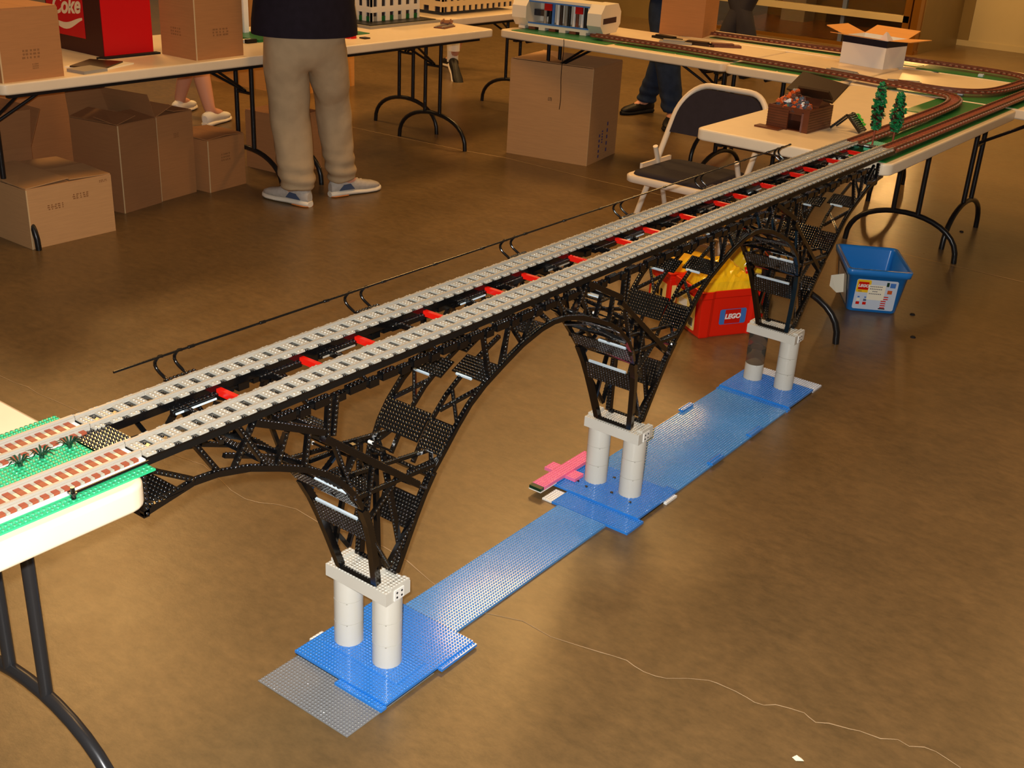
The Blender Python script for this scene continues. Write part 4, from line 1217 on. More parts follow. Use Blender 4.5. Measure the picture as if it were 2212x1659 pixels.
oct_prism(-0.03, 0.06, 'end_section', BLDG)
oct_prism(0.445, 0.53, 'end_section', BLDG)
inner = [(Wd - c_ * .6, 0.006), (Wd, c_), (Wd, Hh - c_), (Wd - c_ * .6, Hh - .006), (Wd - 0.08, Hh - .006), (Wd - .08, .006)]
oct_prism(0.06, 0.445, 'back_shell', BLDG, inner)
oct_prism(0.06, 0.445, 'top_shell', BLDG, [(0.03, Hh - .014), (Wd - .075, Hh - .014), (Wd - .075, Hh), (0.03, Hh)])
oct_prism(0.06, 0.445, 'bottom_shell', BLDG, [(0.03, 0.0), (Wd - .075, 0.0), (Wd - .075, 0.016), (0.03, 0.016)])
oct_prism(0.06, 0.445, 'blue_edge', LOGOBLUE, [(0.028, 0.016), (0.036, 0.016), (0.036, 0.024), (0.028, 0.024)])
oct_prism(0.06, 0.445, 'blue_edge', LOGOBLUE, [(0.028, Hh - .022), (0.036, Hh - .022), (0.036, Hh - .014), (0.028, Hh - .014)])
oct_prism(-0.032, -0.03, 'dark_slot', WINDK, [(0.05, 0.06), (0.14, 0.06), (0.14, 0.085), (0.05, 0.085)])
for k in range(12):
    x = 0.14 + k * 0.0255; m = (MGREY, BLACK2, LOGOBLUE, WHITE, ROOFM, MGREY, BLACK2, WHITE, BROWN2, WHITE, BLACK2, MGREY)[k]
    b = MB(); c = SPM @ Vector((x, 0.055 + .01 * (k % 2), 0)); b.cyl((c.x, c.y), 0.009, c.z + .017, c.z + Hh - .016, 12); b.build('column', m, sp)
for x in (0.15, 0.345):
    b = MB(); b.box(x, x + .045, 0.02, 0.03, Hh - .062, Hh - .024, 0, SPM); b.build('red_panel', COKERED, sp)
b = MB(); b.box(0.065, 0.15, 0.06, 0.10, 0.055, 0.09, 0, SPM); b.build('dark_opening', WINDK, sp)
b = MB(); b.box(0.5302, 0.5312, 0.0, 0.17, 0.055, 0.085, 0, SPM); b.build('dark_slot', WINDK, sp)
for k in range(8):
    b = MB(); b.box(0.0 + k * .065, 0.04 + k * .065, 0.0, 0.18, -0.0155, 0.0, 0, SPM); b.build('foot_block', BROWN2 if k % 2 else BLDG, sp)

# flat grey and brown parts lying on the front table
for k, (x, y, r, m, lb) in enumerate(((-1.83, 4.31, 25, MGREY, 'flat grey part lying near the tall carton'), (-1.72, 4.38, 10, ROOFM, 'flat dark brown part on the table seam'), (-1.60, 4.44, 40, BROWN2, 'flat brown track part behind the grey flat part'), (-1.95, 4.42, -10, BLACK2, 'flat black part lying before the tall carton'))):
    b = MB(); MM = Matrix.Translation((x, y, T)) @ Matrix.Rotation(math.radians(r), 4, 'Z'); b.box(-.09, .09, -.03, .03, 0, .012, 0, MM); b.box(-.07, .05, -.022, .022, .012, .02, 0, MM)
    tag(b.build('flat_part', m), lb, 'toy part')
for k, (x, y, r, lb) in enumerate(((-0.80, 4.16, -10, 'loose brown track piece in front of the white carton'), (-0.66, 4.08, -20, 'loose brown track piece beside the front track'), (-0.47, 4.12, 30, 'loose brown track piece near the table corner'))):
    t = thing('loose_track', lb, 'train track', (x, y, T))
    MM = Matrix.Translation((x, y, T + .001)) @ Matrix.Rotation(math.radians(r), 4, 'Z')
    b = MB(); b.box(-.075, .075, -.034, .034, 0, .006, 0, MM); b.build('bed', BROWN2, t)
    for s in (-.02, .02):
        b = MB(); b.box(-.075, .075, s - .004, s + .004, .006, .012, 0, MM); b.build('rail', MGREY, t)

# white carton with kraft flaps standing open
wb = thing('open_carton', 'white carton with tan flaps folded open on the far table', 'box', (-0.80, 4.62, T))
q0, q1, q2 = Vector((-0.955, 4.50, T)), Vector((-0.705, 4.455, T)), Vector((-0.655, 4.60, T))
ex = (q1 - q0).normalized(); ey = Vector((-ex.y, ex.x, 0)); Lx, Ly, Hb = 0.255, 0.20, 0.14
WM = Matrix(((ex.x, ey.x, 0, q0.x), (ex.y, ey.y, 0, q0.y), (0, 0, 1, q0.z), (0, 0, 0, 1)))
for q in ((0, Lx, 0, .004), (0, Lx, Ly - .004, Ly), (0, .004, .004, Ly - .004), (Lx - .004, Lx, .004, Ly - .004)):
    b = MB(); b.box(q[0], q[1], q[2], q[3], 0, Hb, 0, WM); b.build('side_panel', WHITE, wb)
b = MB(); b.box(0.004, Lx - .004, .004, Ly - .004, .0, .004, 0, WM); b.build('bottom_panel', WHITE, wb)
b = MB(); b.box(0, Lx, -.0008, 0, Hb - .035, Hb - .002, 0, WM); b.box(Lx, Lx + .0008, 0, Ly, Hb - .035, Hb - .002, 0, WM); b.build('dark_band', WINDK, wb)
for (o_, ax, L, wdt) in (((0, 0, Hb), 'f', .11, Lx), ((0, Ly, Hb), 'b', .11, Lx), ((0, 0, Hb), 'l', .11, Ly), ((Lx, 0, Hb), 'r', .13, Ly)):
    b = MB()
    if ax == 'f':
        b.hexa([WM @ Vector(p) for p in ((0, 0, Hb), (Lx, 0, Hb), (Lx, .004, Hb), (0, .004, Hb), (-.02, -L * .9, Hb + .012), (Lx - .02, -L * .9, Hb + .012), (Lx - .02, -L * .9, Hb + .016), (-.02, -L * .9, Hb + .016))])
    elif ax == 'b':
        b.hexa([WM @ Vector(p) for p in ((0, Ly - .004, Hb), (Lx, Ly - .004, Hb), (Lx, Ly, Hb), (0, Ly, Hb), (0, Ly + L, Hb + .03), (Lx, Ly + L, Hb + .03), (Lx, Ly + L, Hb + .034), (0, Ly + L, Hb + .034))])
    elif ax == 'l':
        b.hexa([WM @ Vector(p) for p in ((0, 0, Hb), (.004, 0, Hb), (.004, Ly, Hb), (0, Ly, Hb), (-L, 0, Hb + .03), (-L, 0, Hb + .034), (-L, Ly, Hb + .034), (-L, Ly, Hb + .03))])
    else:
        b.hexa([WM @ Vector(p) for p in ((Lx - .004, 0, Hb), (Lx, 0, Hb), (Lx, Ly, Hb), (Lx - .004, Ly, Hb), (Lx + L, 0, Hb + .008), (Lx + L, 0, Hb + .012), (Lx + L, Ly, Hb + .012), (Lx + L, Ly, Hb + .008))])
    b.build('flap', KRAFT, wb)
b = MB(); c = WM @ Vector((Lx, 0, Hb)); b._add([WM @ Vector((Lx - .05, -.002, Hb)), WM @ Vector((Lx + .002, -.002, Hb)), WM @ Vector((Lx - .01, -.01, Hb + .045)), WM @ Vector((Lx + .002, .05, Hb)), WM @ Vector((Lx - .01, .01, Hb + .04))], [(0, 1, 2), (1, 3, 2), (3, 4, 2), (0, 2, 4)]); b.build('corner_gusset', WHITE, wb)
for k, (x, y, lb) in enumerate(((-0.28, 4.68, 'small pale blue brick on the rear green plate'), (-0.17, 4.02, 'small white brick lying beside the bend'))):
    b = MB(); b.plate(x - .012, x + .012, y - .012, y + .012, T + .0031, T + .014 - .004 * k); tag(b.build('loose_brick', PALE if k == 0 else WHITE), lb, 'toy brick')

# ================================================================== FOLDING CHAIR
ch = thing('folding_chair', 'beige metal folding chair with dark vinyl seat beside the shed table', 'chair', (-0.84, 2.80, 0))
CX, CW = -0.835, 0.200
Ys0, Ys1, ZS = 2.57, 2.975, 0.418
b = MB(); rings = []
for z, ins in ((ZS - 0.030, 0.006), (ZS - 0.026, 0.0), (ZS - 0.004, 0.0), (ZS, 0.006)):
    rings.append([Vector((px, py, z)) for px, py in rrect(CX - CW + ins, CX + CW - ins, Ys0 + ins, Ys1 - ins, 0.045 - ins)])
b.loft(rings); b.build('seat_pan', CHAIRM, ch)
b = MB(); rings = []
for z, ins in ((ZS, 0.018), (ZS + 0.010, 0.022), (ZS + 0.016, 0.045)):
    rings.append([Vector((px, py, z)) for px, py in rrect(CX - CW + ins, CX + CW - ins, Ys0 + ins, Ys1 - ins, 0.05)])
b.loft(rings); b.build('seat_cushion', VINYL, ch)
# back frame: one bent tube from front feet up and over
zt, yb_, yf = 0.738, 3.05, 2.60


def back_pt(x, z):
    return Vector((x, yf + (yb_ - yf) * z / zt, z))


pts = [back_pt(CX - 0.212, 0.012), back_pt(CX - 0.212, 0.60)]
for k in range(1, 9):
    a = math.pi - math.pi / 2 * k / 8
    pts.append(back_pt(CX - 0.092 + 0.12 * math.cos(a), 0.60 + 0.138 * math.sin(a)))
for k in range(0, 9):
    a = math.pi / 2 - math.pi / 2 * k / 8
    pts.append(back_pt(CX + 0.092 + 0.12 * math.cos(a), 0.60 + 0.138 * math.sin(a)))
pts.append(back_pt(CX + 0.212, 0.012))
b = MB(); b.tube(pts, 0.0125, 10); b.build('back_frame', CHAIRM, ch)
b = MB(); poly = []
n = 10
prof = [(-0.198, 0.545), (0.198, 0.545)] + [(0.092 + 0.106 * math.cos(math.pi / 2 * k / n), 0.605 + 0.120 * math.sin(math.pi / 2 * k / n)) for k in range(n + 1)] + [(-0.092 - 0.106 * math.sin(math.pi / 2 * k / n), 0.605 + 0.120 * math.cos(math.pi / 2 * k / n)) for k in range(n + 1)]
rings = [[back_pt(CX + x, z) + Vector((0, o, 0)) for x, z in prof] for o in (-0.016, 0.006)]
b.loft([rings[1], rings[0]], 0, False); bp_ = b.build('back_pad', VINYL, ch)
for sx in (-1, 1):
    b = MB(); b.tube([(CX + sx * 0.192, 3.02, 0.012), (CX + sx * 0.192, 2.90, 0.30), (CX + sx * 0.192, 2.80, 0.50)], 0.0110, 10); b.build('rear_leg', CHAIRM, ch)
    b = MB(); b.box(CX + sx * 0.205 - .006, CX + sx * 0.205 + .006, 2.72, 2.96, ZS - .004, ZS + .018); b.build('seat_bracket', CHAIRM, ch)
    for y in (2.606, 3.02):
        b = MB(); b.cyl((CX + sx * (0.212 if y < 2.7 else 0.192), y), 0.0145, 0, 0.02, 12); b.build('rubber_foot', INK, ch)
b = MB(); b.tube([(CX - 0.192, 2.985, 0.10), (CX + 0.192, 2.985, 0.10)], 0.007, 8); b.build('stretcher', CHAIRM, ch)
b = MB(); b.tube([back_pt(CX - 0.212, 0.16), back_pt(CX + 0.212, 0.16)], 0.007, 8); b.build('stretcher', CHAIRM, ch)


# ================================================================== TUBS OF BRICKS
def tapered_tub(name, label, O, ang, bw, bd, tw, td, h, m, rim=0.026, wall=0.004):
    """open tub: O = front left base corner, x along the front face, y to the back; wider at the top"""
    t = thing(name, label, 'tub', (O[0], O[1], 0)); M = Matrix.Translation((O[0], O[1], 0)) @ Matrix.Rotation(ang, 4, 'Z')
    dx, dy = (tw - bw) / 2, (td - bd) / 2

    def ring(f, z, ins=0.0, out=0.0, r=0.022):
        return [M @ Vector((px, py, z)) for px, py in rrect(-dx * f + ins - out, bw + dx * f - ins + out, -dy * f + ins - out, bd + dy * f - ins + out, max(.006, r - ins))]
    fr = (h - rim) / h
    b = MB(); b.loft([ring(0, 0, .006), ring(0.02, 0.004), ring(fr, h - rim), ring(fr, h - rim, 0, .009), ring(1, h - .002, 0, .009), ring(1, h, 0, .005), ring(1, h, wall), ring(.95, h - .012, wall + .002), ring(0.05, 0.008, wall + .004)], 0, True)
    b.build('body', m, t)
    return t, M, dx, dy


O = Vector((-0.095, 2.83, 0)); ang = math.radians(31); bw = 0.192
tub, TM, dx, dy = tapered_tub('brick_tub', 'blue plastic toy brick tub with paper label, open, on the floor', O, ang, bw, 0.27, bw + 0.045, 0.325, 0.185, TUBBLUE)


def face_frame(M, bw, dy, h, f=0.5):
    """frame on the sloping front face of a tub; origin at its bottom centre, local y up the slope"""
    o = M @ Vector((bw / 2, -0.0012, 0)); x = (M.to_3x3() @ Vector((1, 0, 0))); y = M.to_3x3() @ Vector((0, -dy, h)); return frame(o, x, y)


FM = face_frame(TM, bw, dy, 0.185)


def flat(parent, nm, M, x0, x1, y0, y1, m, lift=0.0004, r=0.0):
    b = MB()
    if r:
        b.prism(rrect(x0, x1, y0, y1, r), lift - .0003, lift, 0, M)
    else:
        b.box(x0, x1, y0, y1, lift - .0003, lift, 0, M)
    return b.build(nm, m, parent)


lb = flat(tub, 'front_label', FM, -0.080, 0.080, 0.014, 0.145, LABELB, .0008, .008)
flat(lb, 'logo_ground', FM, -0.078, -0.024, 0.088, 0.143, YELLOW, .0014, .006)
flat(lb, 'logo_square', FM, -0.072, -0.032, 0.100, 0.134, RED, .0019)
put_text('logo_lettering', 'LEGO', 0.0165, FM @ Matrix.Translation((-0.052, 0.117, 0.0024)), WHITE, lb, .2, .0007)
put_text('small_print', '4026', 0.007, FM @ Matrix.Translation((-0.062, 0.093, 0.0020)), INK, lb)
nt_ = flat(lb, 'paper_note', FM, -0.032, 0.034, 0.058, 0.124, PAPER, .0024)
for k, wd in enumerate((0.054, 0.05, 0.026, 0.05)):
    b = MB(); y = 0.117 - k * 0.0105; x = -0.026 + (0 if k != 2 else .012)
    for q in range(int(wd / 0.007)):
        b.box(x + q * .007, x + q * .007 + .0052, y - .0022, y + .0016, .0024, .0027, 0, FM)
    b.build('handwriting', mat('grey_ink', (110, 108, 112), .8), nt_)
flat(lb, 'blue_stamp', FM, 0.050, 0.071, 0.116, 0.136, LOGOBLUE, .0014)
for k in range(6):
    flat(lb, 'red_stripe', FM, 0.026, 0.046 + (.006 if k > 3 else 0), 0.024 + k * .0095, 0.0285 + k * .0095, RED if k % 1 == 0 else WHITE, .0014)
flat(lb, 'black_base', FM, 0.022, 0.048, 0.019, 0.0235, INK, .0014)
flat(lb, 'orange_patch', FM, 0.044, 0.062, 0.088, 0.104, ORANGEB, .0014)
flat(lb, 'green_patch', FM, 0.036, 0.046, 0.120, 0.138, DGREEN, .0014)
for x in (-0.062, -0.036):
    flat(lb, 'red_patch', FM, x - .007, x + .007, 0.034, 0.046, RED, .0014); flat(lb, 'blue_patch', FM, x - .006, x + .006, 0.050, 0.060, TANK if x > -.05 else PAPER, .0014); flat(lb, 'blue_cap', FM, x - .004, x + .004, 0.064, 0.070, LOGOBLUE, .0014)
# side label and a torn paper flap sticking out at the left
SM = frame(TM @ Vector((-0.0012, 0.135, 0)), TM.to_3x3() @ Vector((0, -1, 0)), TM.to_3x3() @ Vector((-dx, 0, 0.185)))
flat(tub, 'side_label', SM, -0.085, 0.110, 0.020, 0.140, mat('side_label_grey', (168, 160, 148), .5, noise=.2, scale=40), .0008, .008)
b = MB(); q = [SM @ Vector(p) for p in ((0.06, 0.13, .002), (0.075, 0.13, .055), (0.075, 0.085, .060), (0.06, 0.05, .030), (0.055, 0.05, .002))]
b._add(q, [(0, 1, 2, 3, 4)]); b._add([SM @ Vector((x, y, z + .0006)) for x, y, z in ((0.06, 0.13, .002), (0.075, 0.13, .055), (0.075, 0.085, .060), (0.06, 0.05, .030), (0.055, 0.05, .002))], [(4, 3, 2, 1, 0)])
b.build('torn_label', PAPER, tub)

# red bin with yellow bags
O = G(1508, 732, 0); ang = math.radians(58.5); bw = 0.262
rb = thing('brick_bin', 'red plastic bin with yellow bags and brick logo under the bridge', 'tub', (O.x, O.y, 0))
RM = Matrix.Translation((O.x, O.y, 0)) @ Matrix.Rotation(ang, 4, 'Z'); bd, h = 0.185, 0.182


def ring(f, z, ins=0.0):
    d = 0.006 * f
    P = [(-d, -d), (0.035, -d), (0.05, -d + .006), (bw - .06, -d + .006), (bw - .045, -d), (bw + d, -d), (bw + d, bd + d), (-d, bd + d)]
    c = Vector((bw / 2, bd / 2, 0))
    return [RM @ Vector((c.x + (x - c.x) * (1 - ins), c.y + (y - c.y) * (1 - ins), z)) for x, y in P]


b = MB(); b.loft([ring(0, 0, .02), ring(0, 0.004), ring(.9, h - .03), ring(1.6, h - .026), ring(1.6, h), ring(1.6, h, .05), ring(0, .02, .06)], 0, False); bevel(b.build('body', BINRED, rb), .003)
RF = frame(RM @ Vector((bw / 2, 0.0032, 0)), RM.to_3x3() @ Vector((1, 0, 0)), RM.to_3x3() @ Vector((0, -.005, .18)))
lg = flat(rb, 'logo_plate', RF, -0.052, 0.060, 0.048, 0.108, LOGOBLUE, .0022, .008)
flat(lg, 'logo_square', RF, -0.030, 0.036, 0.050, 0.106, RED, .0028)
put_text('logo_lettering', 'LEGO', 0.026, RF @ Matrix.Translation((0.003, 0.078, 0.0033)), WHITE, lg, .15, .0012)
RS = frame(RM @ Vector((-0.0045, bd / 2, 0)), RM.to_3x3() @ Vector((0, -1, 0)), RM.to_3x3() @ Vector((-.005, 0, .18)))
sl = flat(rb, 'side_label', RS, -0.078, 0.064, 0.020, 0.148, BARC, .0022, .008)
flat(sl, 'barcode_ground', RS, 0.018, 0.052, 0.030, 0.068, PAPER, .0026)
for k in range(9):
    flat(sl, 'barcode_bar', RS, 0.021 + k * .0034, 0.0226 + k * .0034 + (.0006 if k % 3 else 0), 0.034, 0.066, INK, .0030)
flat(sl, 'yellow_edge', RS, -0.074, 0.060, 0.142, 0.147, YELLOW, .0026); flat(sl, 'print_patch', RS, -0.06, 0.0, 0.09, 0.12, PAPER, .0026)


def bag(label, M, x0, x1, y0, y1, z0, zp, seed, peak):
    """crumpled yellow plastic bag bulging out of a bin"""
    rnd = random.Random(seed); n = 16; b = MB(); vs = []
    for j in range(n + 1):
        for i in range(n + 1):
            u, v = i / n, j / n
            e = max(0, 1 - max(abs(u - .5), abs(v - .5)) * 2) ** 0.45
            pk = math.exp(-((u - peak[0]) ** 2 + (v - peak[1]) ** 2) * 5)
            z = z0 + (zp - z0) * e * (0.55 + .45 * pk) + rnd.uniform(-.006, .006) * e
            vs.append(M @ Vector((x0 + (x1 - x0) * u + rnd.uniform(-.002, .002), y0 + (y1 - y0) * v + rnd.uniform(-.002, .002), z)))
    fs = [(j * (n + 1) + i, j * (n + 1) + i + 1, (j + 1) * (n + 1) + i + 1, (j + 1) * (n + 1) + i) for j in range(n) for i in range(n)]
    b._add(vs, fs, 0, False)
    k = len(vs); b._add([M @ Vector((x0 + .01, y0 + .01, .03)), M @ Vector((x1 - .01, y0 + .01, .03)), M @ Vector((x1 - .01, y1 - .01, .03)), M @ Vector((x0 + .01, y1 - .01, .03))], [(3, 2, 1, 0)])
    m = n + 1; o = k; e = [0, n, n * m + n, n * m]
    edges = [[i for i in range(m)], [i * m + n for i in range(m)], [n * m + n - i for i in range(m)], [(n - i) * m for i in range(m)]]
    for q in range(4):
        for a, c in zip(edges[q], edges[q][1:]):
            b.f.append((a, (o + q), (o + (q + 1) % 4), c) if a == edges[q][n // 2] else (a, o + (q if edges[q].index(a) < n // 2 else (q + 1) % 4), c)); b.m.append(0); b.sm.append(False)
    return tag(b.build('plastic_bag', YBAG), label, 'bag')


bg = bag('glossy yellow crumpled plastic bag bulging from the red bin', RM, 0.012, bw - 0.012, 0.012, bd - 0.012, h - .004, 0.290, 3, (.30, .62))
q = RM @ Vector((bw * .72, bd * .12, 0.245))
bL = frame((q.x, q.y, q.z), RM.to_3x3() @ Vector((1, 0, .1)), RM.to_3x3() @ Vector((0, .5, .8)))
flat(bg, 'bag_logo', bL, -0.014, 0.014, -0.012, 0.012, RED, .004); put_text('bag_lettering', 'LEGO', .009, bL @ Matrix.Translation((0, 0, .0046)), WHITE, bg, .1)

# second red box with yellow lid behind it
O2 = Vector((-0.578, 2.232, 0)); R2 = Matrix.Translation(O2) @ Matrix.Rotation(math.radians(58.5), 4, 'Z')
b2 = thing('brick_box', 'red box with yellow bubble lid and torn label behind the bin', 'box', (O2.x, O2.y, 0))
b = MB(); b.box(0, 0.22, 0.0, 0.16, 0, 0.155, 0, R2); bevel(b.build('body', BINRED, b2), .004)
b = MB(); b.box(-.003, 0.223, -.003, 0.163, 0.1555, 0.176, 0, R2); bevel(b.build('lid', BINRED, b2), .003)
b = MB(); rr_ = [[R2 @ Vector((x, y, z)) for x, y in rrect(.02 + i_, .20 - i_, .015 + i_, .145 - i_, .03)] for z, i_ in ((.176, 0), (.20, .003), (.214, .012), (.218, .03))]; b.loft(rr_); b.build('bubble_lid', YELLOW, b2)
L2 = frame(R2 @ Vector((0.11, -.0006, 0.0)), R2.to_3x3() @ Vector((1, 0, 0)), (0, 0, 1))
l2 = flat(b2, 'front_label', L2, -0.10, 0.10, 0.03, 0.13, BARC, .0006); 
for k in range(4):
    flat(l2, 'label_print', L2, -0.07 + k * .04, -0.05 + k * .04, 0.06, 0.09, INK, .0011)
L3 = frame(R2 @ Vector((-.0006, 0.08, 0.0)), R2.to_3x3() @ Vector((0, -1, 0)), (0, 0, 1))
l3 = flat(b2, 'end_label', L3, -0.06, 0.06, 0.02, 0.13, BARC, .0006)
for k in range(3):
    flat(l3, 'label_print', L3, -0.04 + k * .028, -0.024 + k * .028, 0.07, 0.10, INK, .0011)
bag('yellow plastic bag on the floor behind the red box', Matrix.Translation((-0.47, 2.63, 0)) @ Matrix.Rotation(.3, 4, 'Z'), -0.11, 0.12, -0.08, 0.08, 0.035, 0.26, 5, (.5, .5))

# ================================================================== SMALL LITTER
b = MB(); c = G(1725, 1640, 0)
b._add([(c.x - .012, c.y - .004, .0006), (c.x - .002, c.y - .009, .0010), (c.x + .012, c.y - .002, .004), (c.x + .004, c.y + .006, .0008), (c.x - .006, c.y + .003, .005)], [(0, 1, 4), (1, 2, 4), (2, 3, 4), (3, 0, 4)])
tag(b.build('paper_scrap', PAPER), 'tiny torn white paper scrap on the concrete near the crack', 'paper')
for (u, v, lb_) in ((1971, 680, 'small black chip on the floor right of the blue tub'), (1972, 729, 'small black chip on the floor in front of the blue tub'), (2077, 501, 'small black chip on the floor between the table legs')):
    c = G(u, v, 0); b = MB(); b.cyl((c.x, c.y), .011, 0, .005, 10, 0, .008); tag(b.build('black_chip', INK), lb_, 'chip')
for k, (x, z) in enumerate(((-1.02, .50), (-0.80, .50))):
    b = MB(); b.box(x - .03, x + .03, 4.905, 4.907, z - .045, z + .045); tag(b.build('lime_tag', YTAG), ('bright lime paper tag hanging below the rear table, by the seam', 'bright lime paper tag hanging below the rear table near the leg')[k], 'tag')

# ================================================================== PEOPLE


def skin_mesh(nodes, edges, root=0, sub=2):
    """continuous surface grown round a skeleton; nodes = (x, y, z, radius)"""
    me = bpy.data.meshes.new('skeleton'); me.from_pydata([n[:3] for n in nodes], edges, [])
    o = bpy.data.objects.new('skeleton', me); COL.objects.link(o)
    o.modifiers.new('skin', 'SKIN').use_smooth_shade = True
    lay = me.skin_vertices[0].data
    for i, n in enumerate(nodes):
        rr = n[3] if isinstance(n[3], tuple) else (n[3], n[3])
        lay[i].radius = rr; lay[i].use_root = (i == root)
    ss = o.modifiers.new('sub', 'SUBSURF'); ss.levels = sub; ss.render_levels = sub
    dg = bpy.context.evaluated_depsgraph_get(); out = bpy.data.meshes.new_from_object(o.evaluated_get(dg))
    bpy.data.objects.remove(o); bpy.data.meshes.remove(me)
    out.polygons.foreach_set('use_smooth', [True] * len(out.polygons))
    return out


def skin_obj(name, nodes, edges, m, parent, root=0, sub=2, folds=0.0):
    me = skin_mesh(nodes, edges, root, sub)
    if folds:   # loose cloth: slanting creases and bunching towards the hem
        me.update(); nr = [v.normal.copy() for v in me.vertices]
        for v, n_ in zip(me.vertices, nr):
            c = v.co; q = Vector((c.x * 9 + c.z * 3.0, c.y * 9 - c.z * 2.0, c.z * 3.2))
            lowb = max(0.0, 1 - c.z / 0.28)
            v.co = c + n_ * (folds * (mnoise.noise(q) * 1.5 + 0.5 * mnoise.noise(q * 2.7)) + folds * 1.1 * lowb * math.sin(c.z * 95 + c.x * 14))
    me.materials.clear(); me.materials.append(m); return link(name, me, parent)


def shoe(parent, heel, toe, z=0.0, pitch=0.0, style='runner'):
    """shoe from heel point to toe point; z = height of the sole, pitch raises the heel"""
    h, t = Vector((heel[0], heel[1], 0)), Vector((toe[0], toe[1], 0)); d = (t - h); L = d.length; d.normalize(); s = Vector((-d.y, d.x, 0))
    M = frame((h.x, h.y, z), d, s) @ Matrix.Rotation(pitch, 4, 'Y')
    up_m, so_m = {'runner': (SHOEG, SHOEW), 'black': (SHOEK, SHOEW), 'white': (SOCK, SHOEW), 'dark': (SHOEK, INK)}[style]

    def sec(f, z0, z1, wd, n=14):
        pts = []
        for k in range(n):
            a = 2 * math.pi * k / n; zz = (z0 + z1) / 2 + (z1 - z0) / 2 * math.sin(a)
            pts.append(M @ Vector((f * L, wd * math.cos(a) * (abs(math.cos(a)) ** -.25 if abs(math.cos(a)) > .2 else 1), zz)))
        return pts
    b = MB(); b.loft([sec(f, 0.0, hh, w) for f, hh, w in ((-.01, .026, .020), (.03, .034, .032), (.15, .036, .036), (.4, .030, .034), (.65, .026, .045), (.85, .026, .043), (.96, .028, .028), (1.01, .026, .012))])
    so = b.build('shoe_sole', so_m, parent)
    b = MB(); b.loft([sec(f, 0.018, hh, w) for f, hh, w in ((0.0, .07, .018), (.04, .085, .030), (.18, .092, .034), (.36, .090, .033), (.5, .080, .036), (.66, .066, .042), (.84, .056, .038), (.95, .044, .022), (.985, .036, .010))])
    up = b.build('shoe_upper', up_m, parent)
    if style == 'runner':
        for f in (.42, .50, .58):
            b = MB(); b.tube([M @ Vector((f * L, -.030, .058)), M @ Vector((f * L + .012, 0, .084 - (f - .42) * .09)), M @ Vector((f * L, .030, .058))], .0035, 6); b.build('shoe_lace', SHOEW, up)
        for sd in (-1, 1):
            b = MB(); b.hexa([M @ Vector(q) for q in ((.12 * L, sd * .030, .032), (.42 * L, sd * .031, .032), (.42 * L, sd * .036, .034), (.12 * L, sd * .036, .034), (.2 * L, sd * .026, .062), (.34 * L, sd * .026, .064), (.34 * L, sd * .036, .062), (.2 * L, sd * .035, .060))]); b.build('shoe_side_patch', SHOEB, up)
        b = MB(); b.loft([sec(f, -0.0005, .010, w) for f, w in ((-.008, .021), (.05, .034), (.18, .037), (.3, .035))]); b.build('heel_rubber', SHOEO, so)
    return M


